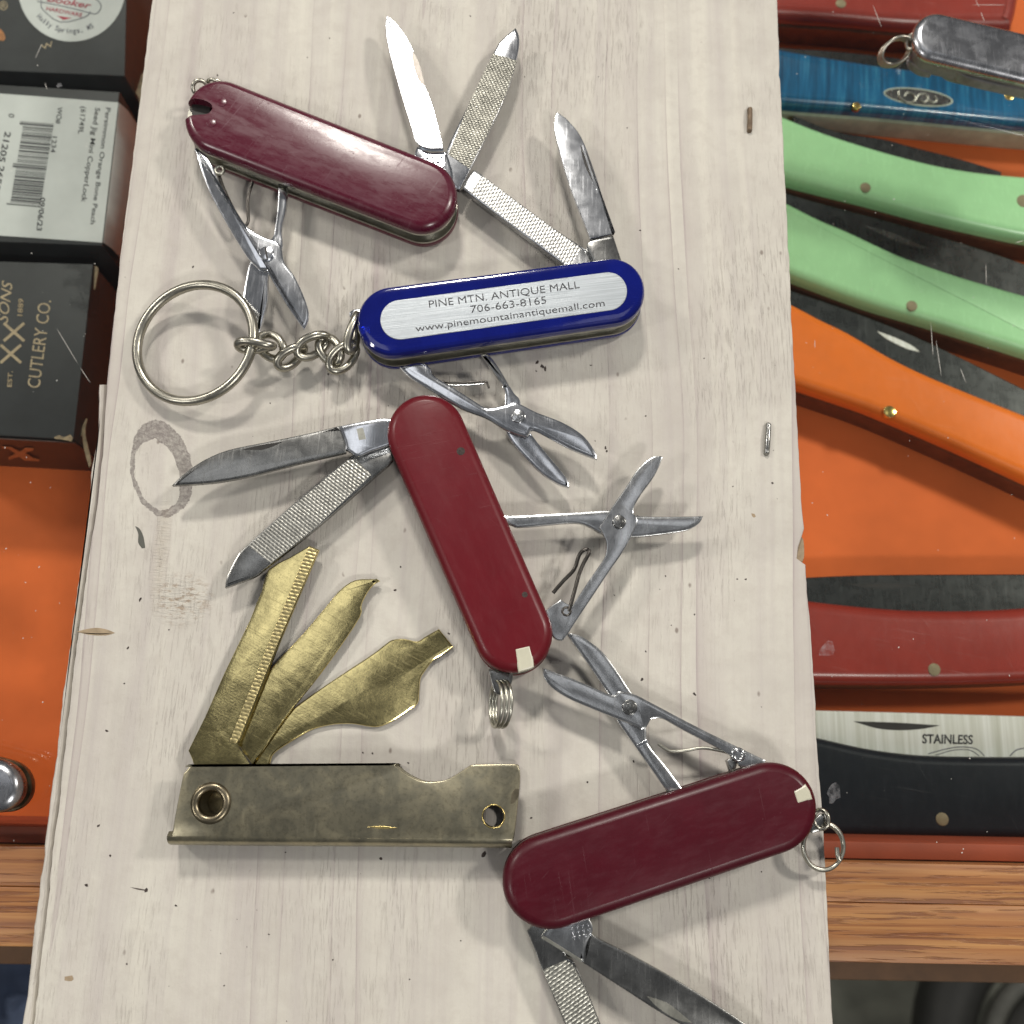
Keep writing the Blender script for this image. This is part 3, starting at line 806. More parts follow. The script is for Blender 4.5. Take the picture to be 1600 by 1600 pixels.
f1 = plate([(805.8, 45.4), (811.6, 63), (807, 95), (790, 149.5), (760, 212), (732.5, 267), (718, 294.7), (705, 290), (698, 262), (698, 233), (735, 157), (772.8, 80.5), (786, 62)], 3.1, 4.3, "nail_file", 'steel_blue', k1, 0.12, tilt=(0, 0.02))
plate([(771, 84), (808, 96), (790, 149.5), (760, 212), (733, 262), (700, 240), (735, 157)], 4.32, 4.42, "file_face", file_steel("file_ridges_first", f1r, 0.50, (0.30, 0.295, 0.26), 0.45), f1, 0.03, False, zplane=4.4, tilt=(0, 0.02))
# scissors
sA = plate([(305, 232), (312, 258), (327, 300), (354, 350), (385, 400), (399, 415), (405, 420), (417, 420), (420, 428), (447, 475), (474, 513), (482, 491), (476, 466), (460, 431), (444, 409), (440, 388), (432, 377), (410, 369), (385, 353), (363, 319), (341, 281), (334, 262), (322, 244)], 4.8, 5.8, "scissors", 'steel_blue', k1, 0.2, tilt=(0, 0.03))
plate([(435, 286), (449, 290), (447, 325), (440, 358), (441, 390), (425, 415), (419, 430), (418, 468), (412, 495), (405, 520), (392, 497), (381, 470), (383, 445), (391, 408), (405, 385), (425, 372), (430, 352), (434, 320)], 3.5, 4.5, "scissor_blade", 'steel_blue', sA, 0.12)
groove([(393, 418), (397, 440), (394, 460), (389, 452)], 4.55, sA, 'liner', "blade_groove")
rv = disc(416, 395, 5.7, 6.2, 1.5, "rivet", 'steel_blue', sA, 24, 0.12)
plate([(413, 386), (416, 386), (419, 404), (416, 404)], 6.19, 6.23, "screw_slot", 'dark_gap', sA, 0.01, False)
eyelet(343, 266, 5.2, 0.9, 0.32, sA)
wire([(341, 270, 4.6), (350, 296, 4.2), (366, 330, 3.8), (378, 350, 3.6), (384, 352, 3.6), (388, 344, 3.6), (387, 326, 3.8), (388, 306, 4.0), (395, 284, 4.4)], 0.34, "spring", 'spring', sA, 5)
torus(P(313, 138, 5.5), Vector((0.7, 0.7, 0)), Vector((-0.5, 0.5, 0.7)), 1.55 * MM, 1.55 * MM, 0.45, "key_loop", 'nickel', k1, 28, 10)
torus(P(340, 133, 5.2), Vector((1, -0.35, 0)).normalized(), Vector((0.1, 0.2, 1)).normalized(), 2.2 * MM, 1.2 * MM, 0.4, "key_loop", 'nickel', k1, 28, 8)

# ------------------------------------------------------------------ knife 2 (blue)
k2 = thing("pocket_knife", "translucent blue pocket knife with an engraved silver plate on its handle", "pocket knife", 780, 485, 0, "small folding pocket knives on the board")
prof = [(0.10, 0.0), (0.0, 0.2), (0.0, 0.5), (0.15, 0.7), (0.45, 0.87), (0.9, 0.97), (1.4, 1.0), (2.0, 1.0)]
sak((614, 508, 54, 955, 461, 51), 'blue', k2, top_profile=prof)
pl = scale_piece(hull(625, 499.5, 31, 950, 455, 30), 8.7, 9.0, "name_plate", 'plate', k2, zplane=9.0, round_=[(0, 0), (0, 0.7), (0.08, 1.0)])
# nudge: plate outline is traced on its own top plane
text("PINE MTN. ANTIQUE MALL", (671, 481), (906, 450), 11.5, 9.02, "engraved_text", 'ink', pl, bold=-0.008)
text("706-663-8165", (736, 489), (854, 474), 11.5, 9.02, "engraved_text", 'ink', pl, bold=-0.008)
text("www.pinemountainantiquemall.com", (650, 518.5), (945, 478), 10.5, 9.02, "engraved_text", 'ink', pl, bold=-0.006)
plate([(559, 507), (579, 512), (578, 520), (563, 526)], 6.3, 8.2, "slot_light", 'steel_blue', k2, 0.1, False, zplane=8)
b2 = plate([(870, 173.4), (878, 179), (887.8, 187), (908, 212.8), (925, 256), (942.4, 310.5), (956, 360), (958, 366), (922, 373.8), (910.8, 345), (890.6, 293), (874.8, 238.6), (866, 198.4)], 4.7, 5.9, "knife_blade", 'steel_blue', k2, 0.12, tilt=(-0.01, -0.02), crown=(0.15, 0.015))
plate([(922, 376), (958, 368), (966, 392), (974, 420), (970, 440), (935, 440), (928, 411), (916.5, 387)], 4.2, 5.7, "tang", 'steel_dark', b2, 0.12)
groove([(907, 225.7), (915, 236), (924, 258), (932, 292), (924, 280), (914, 258), (909, 240)], 5.95, b2, 'dark_gap')
plate([(908, 226), (911, 226), (933, 293), (931, 297)], 5.96, 6.0, "nick_edge", 'steel_blue', b2, 0.01, False)
f2 = plate([(739.7, 266), (751, 271.7), (810, 316), (870, 360), (913.6, 389), (934, 411), (935, 430), (890, 430), (885, 417), (870.5, 405.4), (800, 353), (722.4, 294.7), (729, 280)], 3.0, 4.6, "nail_file", 'steel', k2, 0.12, tilt=(0.0, 0.0))
plate([(753, 274), (810, 317.5), (870, 361.5), (909, 389), (893, 412), (885, 414), (871, 402), (801, 351), (734, 300)], 4.62, 4.72, "file_face", file_steel("file_ridges_second", math.radians(-37), 0.62, (0.66, 0.66, 0.64), 0.40), f2, 0.03, False, zplane=4.7)
s2 = plate([(624, 574), (640, 590), (669, 608), (720, 638), (759, 653), (789, 671), (819, 681.5), (826, 679), (829.5, 672.5), (840, 674), (885, 698), (910, 709), (933, 717.5), (931, 706), (912, 680), (879, 659), (840, 644), (816, 632), (804, 627.5), (789, 632), (762, 636.5), (741, 626), (708, 605), (678, 587), (672, 575), (654, 566)], 4.8, 5.8, "scissors", 'steel_blue', k2, 0.34, tilt=(0.0, 0.02))
plate([(784, 600.5), (795, 602), (804, 615), (813, 626), (820, 660), (834, 683), (858, 713), (885, 746), (889.5, 761.6), (870, 755), (840, 734), (801, 692), (790, 668), (789, 629), (789, 612)], 3.5, 4.6, "scissor_blade", 'steel_blue', s2, 0.2)
plate([(751, 552), (763, 553), (780, 575), (795, 600), (786, 603), (772, 583)], 3.6, 5.0, "scissor_arm", 'steel', s2, 0.35)
rivet(810, 650, 5.7, 6.0, 1.4, s2)
eyelet(660, 576, 5.6, 0.85, 0.38, s2, mat='steel')
wire([(676, 592, 4.5), (690, 596.5, 4.4), (728, 598, 4.2), (757, 596, 4.2), (762, 601, 4.2), (764, 607, 4.0)], 0.22, "spring", 'spring', s2, 4)
wire([(674, 588, 4.0), (692, 601, 4.0), (728, 602, 4.0), (756, 600, 4.0)], 0.2, "spring", 'steel', s2, 4)
plate([(545, 488), (556, 482), (575, 485), (575, 500), (560, 502), (548, 497)], 3.6, 5.0, "lanyard_loop", 'steel_blue', k2, 0.2)

# key chain
kc = thing("key_chain", "large nickel split ring and twisted chain attached to the blue knife", "key chain", 304, 535, 0)
c = P(304, 535, 4.6); rr = 12.6 * MM
u = Vector((1, 0, 0.20)).normalized(); v = Vector((0, 1, 0.06)).normalized()
Rx = (P(400, 535, 5.2) - P(208, 535, 3.6)).length / 2; Ry = (P(304, 446, 4.8) - P(304, 624, 4.4)).length / 2
torus(c, u, v, Rx, Ry, 0.98, "split_ring", 'nickel', kc, 72, 14)
def chain_link(px, py, z, ang, L, W, roll, pitch, r=0.62):
    c = P(px, py, z); a = Vector((math.cos(ang) * math.cos(pitch), math.sin(ang) * math.cos(pitch), math.sin(pitch)))
    s = Vector((-math.sin(ang), math.cos(ang), 0)); up = a.cross(s)
    sd = s * math.cos(roll) + up * math.sin(roll)
    n = 28; path = []
    for k in range(n):
        t = 2 * math.pi * k / n
        tw = 0.35 * math.sin(2 * t)
        path.append(c + a * (L * MM * math.cos(t)) + sd * (W * MM * math.sin(t)) + a.cross(sd) * (tw * 0.9 * MM))
    return tube(path, r, "chain_link", 'nickel', kc, True, 10)
chain_link(399, 540, 6.6, 0.0, 3.4, 1.5, math.radians(84), 0.0, 0.88)
chain_link(424, 541, 4.6, math.radians(-40), 3.0, 2.1, math.radians(14), 0.0, 0.85)
chain_link(455, 557, 4.3, math.radians(40), 3.1, 1.7, math.radians(64), 0.0, 0.88)
chain_link(489, 540, 4.9, math.radians(32), 3.4, 1.9, math.radians(50), 0.0, 0.85)
chain_link(516, 547, 4.6, math.radians(-52), 3.0, 1.9, math.radians(20), 0.0, 0.85)
chain_link(536, 558, 4.8, math.radians(50), 3.4, 1.9, math.radians(35), 0.0, 0.82)
chain_link(552, 520, 5.8, math.radians(82), 3.9, 1.3, math.radians(72), 0.0, 0.85)

# ------------------------------------------------------------------ knife 3 (centre)
k3 = thing("pocket_knife", "dull red pocket knife lying steeply in the middle, file over the brass tool", "pocket knife", 735, 836, 0, "small folding pocket knives on the board")
sak((667, 681, 61, 802, 991, 61), 'red_k2', k3)
plate([(804, 1013.5), (828, 1008), (833, 1026), (834.5, 1042), (829, 1045), (810, 1050.5), (807, 1035)], 7.0, 8.98, "toothpick", 'ivory', k3, 0.35, False, zplane=8.9)
disc(720, 705, 8.8, 8.915, 0.8, "stain_spot", 'speck', k3, 14, 0.02)
disc(820, 929, 8.8, 8.915, 0.55, "stain_spot", 'speck', k3, 12, 0.02)
b3 = plate([(268.8, 759), (328.8, 755), (383.8, 745.8), (430, 734), (474.5, 722.4), (540.5, 707), (539, 690), (531, 667), (529.5, 665), (480, 677), (414, 690.8), (356, 703), (315, 721), (284.8, 743)], 4.5, 5.6, "knife_blade", 'steel_dark', k3, 0.14, tilt=(0.0, -0.03))  # blade's dark reflection is put into its steel colour
plate([(530, 666), (562.5, 659), (598, 653.6), (615, 655), (620, 690), (603.8, 697), (580, 705), (559.8, 713), (547, 706), (540, 702), (539, 690)], 4.3, 5.7, "tang", 'steel_blue', b3, 0.14)
groove([(363, 707), (400, 697), (441.5, 690), (420, 700), (385, 709), (366, 711)], 5.62, b3, 'dark_gap')
plate([(557, 670), (567, 668), (572, 686), (561, 688)], 5.7, 5.78, "stamp_mark", 'liner', b3, 0.02, False)
f3 = plate([(351.3, 918.5), (353, 906), (356, 897), (370, 869.5), (386.5, 851.6), (452.5, 792.5), (543, 717), (556, 712), (600, 700), (618, 700), (612, 721), (584.5, 745.8), (493.8, 825.5), (419.5, 884), (400, 899.8), (372, 911)], 3.1, 4.3, "nail_file", 'steel_dark', k3, 0.14)
plate([(388, 853), (452.5, 794.5), (543, 719.5), (556, 716), (580, 742), (493.8, 823.5), (423, 880)], 4.32, 4.42, "file_face", file_steel("file_ridges_third", math.radians(40), 0.60, (0.58, 0.57, 0.52), 0.42), f3, 0.03, False, zplane=4.4)
s3 = plate([(1033, 711.5), (1034.6, 717), (1023, 743), (1002, 772), (992, 790), (990, 801), (995, 808.6), (994, 822), (975.6, 858.5), (952, 893), (928, 929), (905, 963.5), (887.7, 990), (878.5, 1001.5), (868, 999), (858, 988), (848, 975), (853, 954), (876, 937), (884, 942), (894, 947), (918, 910), (941.5, 876), (947, 862), (947, 846), (941, 832), (936, 824), (957, 791), (978, 761), (996.6, 732.5), (1018, 714)], 5.1, 6.0, "scissors", 'steel', k3, 0.14, tilt=(0.01, -0.02), crown=(0.12, 0.02))
plate([(786, 805), (810, 805), (847, 803), (910, 799.5), (953, 797), (965, 800), (995, 806), (1048, 807), (1099, 806), (1094, 816), (1083, 824), (1067, 830), (1015, 837), (986, 839), (960, 838), (940, 834), (922, 824), (905, 818), (880, 818), (815, 824), (800, 821), (786, 815)], 4.0, 4.95, "scissor_blade", 'steel', s3, 0.16, tilt=(0.0, -0.02))
rivet(967.7, 815, 5.9, 6.3, 1.3, s3, 'steel_dark')
eyelet(885, 955.6, 6.0, 0.75, 0.3, s3, mat='spring')
wire([(864, 926.7, 5), (880, 908, 5.2), (897, 890, 5.4), (904, 870, 5.6), (910, 861, 5.6), (917, 858.5, 5.6), (920.5, 863.7, 5.6), (912, 880, 5.6), (904.7, 898, 5.8), (896, 930, 6.0), (889, 955, 6.1)], 0.36, "spring", 'spring', s3, 5)
lp = plate([(763, 1046), (801, 1046), (801, 1062), (792, 1082), (782, 1086), (772, 1080)], 3.6, 4.9, "lanyard_loop", 'steel_dark', k3, 0.2)
ax = Vector((0.35, 0.0, 0.94)).normalized()
for k in range(3):
    cc = P(781 + (k - 1) * 6, 1100, 4.5)
    torus(cc, Vector((0, 1, 0)), Vector((0.30 + 0.05 * k, 0.05, 0.95)).normalized(), 4.1 * MM, 3.7 * MM, 0.33, "ring_coil", 'liner', k3, 40, 8)

# ------------------------------------------------------------------ knife 4 (lower right)
k4 = thing("pocket_knife", "dark red scratched pocket knife at lower right with split ring past the board edge", "pocket knife", 1030, 1320, 0, "small folding pocket knives on the board")
sak((860, 1376, 75, 1201, 1263, 72), 'red_k3', k4)
plate([(1239, 1236), (1259, 1225), (1266, 1236), (1270, 1249), (1246, 1256.5)], 7.0, 8.98, "toothpick", 'ivory', k4, 0.35, False, zplane=8.9)
b4 = plate([(922, 1444), (928, 1462), (978, 1487.6), (1035.6, 1519), (1101, 1558.5), (1164, 1600), (1225, 1650), (1240, 1672), (1200, 1668), (1130, 1636), (1048.7, 1592.6), (978, 1548), (909, 1503), (915, 1480)], 4.7, 5.9, "knife_blade", 'steel_dark', k4, 0.14, tilt=(0.015, 0.02))
plate([(845, 1463), (880, 1420), (915, 1425), (925, 1444), (926, 1456), (917, 1475), (911, 1503), (905, 1501), (870, 1479)], 4.3, 6.0, "tang", 'steel', b4, 0.16)
plate([(846, 1466), (849, 1462), (910, 1500), (907, 1504)], 6.0, 6.08, "tang_edge", 'liner', b4, 0.02, False)
for i in range(4):
    for j in range(3):
        disc(893 + i * 8.5 + j * 2, 1450 + j * 7.5 - i * 1.5, 5.9, 6.16, 0.26, "grip_dimple", 'steel_blue', b4, 8, 0.08)
groove([(1010, 1556), (1040, 1566), (1068, 1584), (1082, 1598), (1060, 1594), (1030, 1576)], 5.92, b4, 'liner')
f4 = plate([(823, 1455), (850, 1430), (870, 1440), (880, 1478), (886, 1495.5), (896.5, 1503), (917.5, 1548), (938.5, 1600), (962, 1660), (915, 1670), (883, 1600), (865, 1558.5), (846.6, 1513.9), (834, 1480)], 3.0, 4.2, "nail_file", 'steel_dark', k4, 0.14)
plate([(848, 1516), (884, 1500), (894, 1506), (915.5, 1548), (936.5, 1600), (960, 1660), (917, 1668), (885, 1600), (867, 1558.5)], 4.22, 4.34, "file_face", file_steel("file_ridges_fourth", math.radians(-67), 0.60, (0.62, 0.61, 0.54), 0.3), f4, 0.03, False, zplane=4.3)
s4 = plate([(848, 1043), (868.8, 1050.6), (912, 1067), (955.8, 1086), (968, 1080), (992, 1085), (1021, 1099.6), (1086, 1134), (1158.8, 1170), (1197, 1188), (1190, 1200), (1160, 1200), (1137, 1178), (1068, 1141), (1035.5, 1123), (1017, 1124), (1010, 1136), (1002, 1140), (992, 1134), (959, 1121), (922, 1106), (887, 1090.5), (862, 1074), (850, 1058)], 4.9, 5.9, "scissors", 'steel', k4, 0.15, tilt=(0.0, -0.02))
plate([(885, 990), (895, 990), (912, 996), (941, 1018), (963, 1047), (985, 1080), (1000, 1100), (1006, 1125), (1010, 1140), (1013, 1163), (1040, 1197), (1070, 1238), (1049, 1246), (1020, 1205), (995, 1170), (977.5, 1145), (963, 1123), (962, 1100), (948.5, 1081), (916, 1033)], 3.8, 4.8, "scissor_blade", 'steel', s4, 0.14)
plate([(994, 1164), (1011, 1155), (1013, 1160), (997, 1168)], 4.8, 4.95, "arm_step", 'steel_blue', s4, 0.05, False)
rivet(984, 1105, 5.8, 6.15, 1.4, s4, 'steel_dark')
eyelet(1153, 1179, 6.0, 0.95, 0.4, s4, mat='steel')
plate([(1136, 1188), (1146, 1182), (1152, 1192), (1148, 1206), (1142, 1206)], 3.5, 5.5, "spring_bracket", 'steel_dark', s4, 0.15)
wire([(1147, 1178, 5.9), (1122, 1172, 5.3), (1097, 1168.5, 4.9), (1074, 1172, 4.7), (1050, 1174, 4.6), (1038, 1169, 4.5), (1028, 1162, 4.4)], 0.30, "spring", 'liner', s4, 5)
plate([(1262, 1296), (1276, 1277), (1288, 1270), (1296, 1284), (1288, 1296), (1270, 1302)], 3.6, 4.9, "lanyard_loop", 'steel_dark', k4, 0.2, zplane=4.9)
for k in range(2):
    cc = P(1287 - k * 1.0, 1322 + k * 1.5, 3.6 - 0.75 * k)
    torus(cc, Vector((1, 0.15, -0.12)).normalized(), Vector((-0.1, 1, 0.1)).normalized(), 3.75 * MM, 3.95 * MM, 0.36, "ring_coil", 'liner', k4, 48, 10)
torus(P(1283, 1280, 5.2), Vector((0.8, -0.3, 0.4)).normalized(), Vector((0.2, 1, 0.1)).normalized(), 1.3 * MM, 1.6 * MM, 0.38, "connecting_loop", 'nickel', k4, 24, 8)
wire([(1308, 1324, 4.2), (1309, 1336, 4.2), (1312, 1343, 4.0)], 0.42, "ring_end", 'liner', k4, 3)

# ------------------------------------------------------------------ brass multi tool
bt = thing("folding_tool", "tarnished brass folding tool with three blades fanned above its flat case", "folding tool", 540, 1260, 0)
casepts = [(303, 1195.5), (296, 1198), (289, 1206), (285, 1214), (274, 1270), (267.5, 1309), (400, 1310), (560, 1311), (700, 1312.5), (801.5, 1314), (804.5, 1300), (810, 1250), (813, 1213), (811, 1199), (803, 1193.5),
           (742, 1194.5), (733, 1197), (722, 1204), (706, 1214), (689.5, 1220), (665, 1221), (648, 1216), (630, 1206), (618, 1196), (608, 1193.5), (450, 1194.5)]
cp = plate(casepts, 5.6, 6.9, "case_plate", 'brass_dull', bt, 0.28, True, n=3)
def cyl(px, py, r, z0, z1, zp):
    c = P(px, py, zp).xy; w_ = [c + Vector((math.cos(a), math.sin(a))) * r * MM for a in [2 * math.pi * k / 32 for k in range(32)]]
    return rings_solid([(w_, z0), (w_, z1)], "cutter", None, None)
boolean(cp, [cyl(328.6, 1255, 2.9, 3, 10, 6.9), cyl(771, 1275.5, 1.95, 3, 10, 6.9)])
wlow = [(p[0], p[1] + (10 if p[1] > 1290 else 0)) for p in casepts]
cq = plate(casepts, 0.1, 1.4, "case_plate", 'brass_dull', bt, 0.3, True, zplane=6.9, n=3)
boolean(cq, [cyl(771, 1275.5, 1.95, -2, 4, 6.9)])
# folded back of the case along the lower edge (a rounded bend standing proud)
path = [P(x, y, 3.5) + Vector((0, 0.0000, 0)) for x, y in ((270, 1307), (400, 1308.5), (560, 1309.5), (700, 1311), (800, 1312))]
bm = bmesh.new(); N = 12; prev = None
for p in spline3(path, 4):
    vs = []
    for k in range(N):
        a = -math.pi / 2 + math.pi * k / (N - 1)
        vs.append(bm.verts.new((p.x, p.y - 0.0016 * math.cos(a) + 0.0002, (3.5 + 3.35 * math.sin(a)) * MM)))
    vs2 = [bm.verts.new((p.x, p.y + 0.0010, z_ * MM)) for z_ in (6.0, 1.0)]
    ring = vs + vs2
    if prev:
        for k in range(len(ring)): bm.faces.new((prev[k - 1], prev[k], ring[k], ring[k - 1]))
    else: bm.faces.new(ring)
    prev = ring
bm.faces.new(list(reversed(prev)))
finish(bm, "folded_back", 'brass_dull', bt, 40)
# eyelet: flared tube
c = P(328.6, 1255, 7.2); bm = bmesh.new(); prev = None; first = None
profE = [(2.05, -5.6), (2.0, -1.2), (2.1, -0.2), (2.45, 0.16), (2.9, 0.22), (3.35, 0.05), (3.55, -0.3), (2.8, -0.35), (2.8, -5.6)]
for k in range(40):
    a = 2 * math.pi * k / 40
    vs = [bm.verts.new((c.x + r_ * MM * math.cos(a), c.y + r_ * MM * math.sin(a), c.z + z_ * MM)) for r_, z_ in profE]
    if prev:
        for i in range(len(vs)): bm.faces.new((prev[i - 1], prev[i], vs[i], vs[i - 1]))
    else: first = vs
    prev = vs
for i in range(len(first)): bm.faces.new((prev[i - 1], prev[i], first[i], first[i - 1]))
finish(bm, "eyelet", 'eyelet', bt, 40)
torus(P(771, 1275.5, 6.9), Vector((1, 0, 0)), Vector((0, 1, 0)), 1.95 * MM, 1.95 * MM, 0.13, "hole_rim", 'brass_bright', bt, 32, 8)
torus(P(771, 1275.5, 6.9) - Vector((0, 0, 0.0012)), Vector((1, 0, 0)), Vector((0, 1, 0)), 1.99 * MM, 1.99 * MM, 0.12, "hole_rim", 'brass_bright', bt, 32, 8)
plate([(574, 1292), (596, 1290.5), (622, 1294), (600, 1295.5)], 6.9, 6.96, "worn_patch", 'brass_bright', bt, 0.02)
plate([(800, 1240), (806, 1232), (811, 1233), (810, 1244), (804, 1254), (798, 1256)], 6.9, 6.96, "worn_patch", 'eyelet', bt, 0.02)
lf = plate([(483.5, 852.4), (498.6, 859), (440, 996), (375, 1159), (371, 1164), (390, 1192), (392, 1230), (305, 1230), (302, 1193), (295, 1175.5), (296.5, 1167), (321, 1118), (348.8, 1054.5), (390, 969), (400, 943), (409, 922.5), (419, 889.5), (452, 871)], 1.9, 2.95, "file_leaf", 'brass', bt, 0.22, n=2, tilt=(0.0, 0.0))
plate([(482, 854), (496.5, 860), (436, 1000), (374, 1154), (368, 1162), (359, 1158), (415, 1016)], 2.95, 3.25, "file_strip", file_steel("brass_file_ridges", math.radians(66), 0.70, (0.95, 0.80, 0.40), 0.35), lf, 0.08, False, zplane=3.2)
plate([(593.5, 907.4), (590, 905), (585, 904.6), (555, 906), (533, 919.8), (513.8, 941.8), (472.5, 991), (417.5, 1051.8), (380, 1120), (360, 1200), (368, 1225), (392, 1200), (445, 1123), (489, 1068), (527.5, 1016), (562, 963.8), (564.6, 944.5), (574, 925), (584, 913)], 1.05, 1.85, "cutter_leaf", 'brass', bt, 0.22, n=3, tilt=(0.01, -0.01))
plate([(685.6, 982.5), (708.5, 1010.5), (690, 1024), (676, 1032.5), (664, 1048), (656.8, 1060), (655, 1080), (652.6, 1098.5), (640, 1109), (623.8, 1120.5), (607, 1130), (590.8, 1135.6), (575, 1135), (555, 1131.5), (534, 1131), (513.8, 1133), (490, 1139), (472.5, 1148), (445, 1164.5), (428, 1177), (422, 1190), (418, 1220), (370, 1220), (379, 1181), (412, 1148), (458.8, 1106.8), (500, 1076.5), (541, 1049), (582.5, 1021.5), (600, 1008), (612.8, 999.5), (632, 998), (651, 1002), (665, 994)], 0.12, 1.0, "opener_leaf", 'brass', bt, 0.25, n=3, tilt=(0.0, 0.0))
plate([(374, 1166), (380, 1176), (395, 1195), (391, 1196), (370, 1171)], 1.9, 2.9, "leaf_stop", 'spring', bt, 0.05, False)

# ================================================================== ON THE GLASS
sk = thing("pocket_knife", "plain scuffed chrome pocket knife lying on the glass at upper right corner", "pocket knife", 1530, 75, ZG, "chromed pocket knives on the case glass")
hz = ZG + 9.5
so_ = hull(1463, 57, 37, 1760, 128, 37)
scale_piece(so_, hz - 2.2, hz, "handle_scale", 'chrome', sk, zplane=hz - 0.8)
w_ = to_world(so_, hz - 0.8)
rings_solid([(inset(w_, 0.3 * MM), hz - 3.1), (inset(w_, 0.3 * MM), hz - 2.25)], "liner", 'knife_side', sk)
rings_solid([(inset(w_, 1.4 * MM), hz - 7.0), (inset(w_, 1.4 * MM), hz - 3.1)], "back_spring", 'knife_side', sk)
low = hull(1505, 78, 38, 1765, 140, 37)
scale_piece(low, ZG + 0.1, ZG + 2.6, "handle_scale", 'knife_side', sk, flip=True, zplane=hz - 5)
plate([(1494, 108), (1500, 100), (1560, 115), (1640, 134), (1640, 147), (1560, 133), (1510, 120)], ZG + 2.8, ZG + 5.6, "folded_blade", 'knife_side', sk, 0.3)
for k in range(3):
    torus(P(1402 - k * 3, 79 + k * 2, ZG + 6.0 - k * 0.5), Vector((0.93, 0.33, 0.1)).normalized(), Vector((-0.22, 0.6, 0.75)).normalized(), 3.7 * MM, 2.9 * MM, 0.4, "ring_coil", 'nickel', sk, 36, 8)
torus(P(1424, 66, ZG + 7.2), Vector((0, 1, 0.3)).normalized(), Vector((0.9, 0, 0.4)).normalized(), 1.7 * MM, 1.1 * MM, 0.45, "key_loop", 'nickel', sk, 24, 8)
plate([(1422, 84), (1440, 88), (1462, 104), (1458, 112), (1440, 108), (1424, 96)], ZG + 1.0, ZG + 3.6, "lanyard_loop", 'knife_side', sk, 0.4)

ck = thing("pocket_knife", "rounded chrome end of a pocket knife on the glass at left edge", "pocket knife", 0, 1232, ZG, "chromed pocket knives on the case glass")
so_ = hull(-5, 1228, 42, -300, 1150, 42)
scale_piece(so_, ZG + 5.8, ZG + 8.5, "handle_scale", 'chrome', ck, zplane=ZG + 7)
w_ = to_world(so_, ZG + 7)
rings_solid([(inset(w_, 0.3 * MM), ZG + 4.7), (inset(w_, 0.3 * MM), ZG + 5.8)], "liner", 'liner', ck)
rings_solid([(inset(w_, 1.2 * MM), ZG + 3.3), (inset(w_, 1.2 * MM), ZG + 4.7)], "back_spring", 'spring', ck)
scale_piece(so_, ZG + 0.05, ZG + 3.3, "handle_scale", 'eyelet', ck, flip=True, zplane=ZG + 7)

# ================================================================== INSIDE THE CASE
def handle(pts, z0, z1, name, mat, parent, rnd=2.6, zp=None):
    """slab-sided handle with well rounded long edges"""
    w = to_world(smooth(pts, 4, 60), z1 - rnd * 0.8 if zp is None else zp)
    R_ = [(inset(w, 0.4 * MM), z0), (w, z0 + 0.4), (w, z1 - rnd)]
    for a in (20, 40, 60, 75, 90):
        a = math.radians(a)
        R_.append((inset(w, rnd * MM * (1 - math.cos(a)) * 1.1), z1 - rnd + rnd * math.sin(a)))
    return rings_solid(R_, name, mat, parent, 40)
def case_knife(label, hp, blade, hmat, bmat, pins, zt=ZF + 12.5, edge=None, nick=None, lin='brown_liner', blade_z=None, rnd=2.6, thick=8.5):
    cx = sum(p[0] for p in hp) / len(hp); cy = sum(p[1] for p in hp) / len(hp)
    t = thing("folding_knife", label, "folding knife", cx, cy, ZF, "large folding knives displayed inside the case")
    z1 = zt
    h = handle(hp, z1 - thick * 0.55, z1, "handle_scale", hmat, t, rnd)
    w = to_world(smooth(hp, 4, 60), z1 - rnd * 0.8)
    rings_solid([(inset(w, 0.1 * MM), ZF + 0.1), (inset(w, -0.25 * MM), ZF + 0.8), (inset(w, -0.25 * MM), z1 - thick * 0.55 - 0.6), (inset(w, 0.1 * MM), z1 - thick * 0.55)], "liner", lin, t, 30)
    if blade:
        bz = (ZF + 8.5) if blade_z is None else blade_z
        b = plate(blade, bz - 1.8, bz, "folded_blade", bmat, t, 0.3)
        if nick: plate(nick[0], bz - 0.3, bz + 0.04, "nail_nick", nick[1], b, 0.01)
    for (x, y, r, mt) in pins:
        disc(x, y, z1 - 1.2, z1 + 0.10, r, "pin", mt, t, 22, 0.12)
    return t
case_knife("brick red handled folding knife cut off by the top edge of the case view",
    [(1120, -80), (1300, -95), (1500, -95), (1580, -70), (1590, -20), (1586, 20), (1578, 48), (1500, 47), (1412, 46), (1320, 38), (1217, 31), (1120, 25)], None, 'g_red', 'blade_case', [(1314, 5, 1.5, 'pin')], rnd=3.5)
tb = case_knife("blue dyed bone handled folding knife with an oval metal shield",
    [(1130, 60), (1220, 80), (1300, 94), (1400, 109), (1475, 115), (1560, 124), (1700, 150), (1700, 205), (1600, 198), (1450, 184), (1340, 174), (1224, 165), (1130, 152)],
    [(1150, 62), (1220, 74), (1300, 79), (1400, 90), (1475, 101), (1600, 118), (1600, 150), (1475, 132), (1300, 112), (1150, 90)], 'g_blue', 'blade_case', [(1339, 165, 1.15, 'pin_bright'), (1577, 150, 1.3, 'pin_bright')], lin='bone_edge')
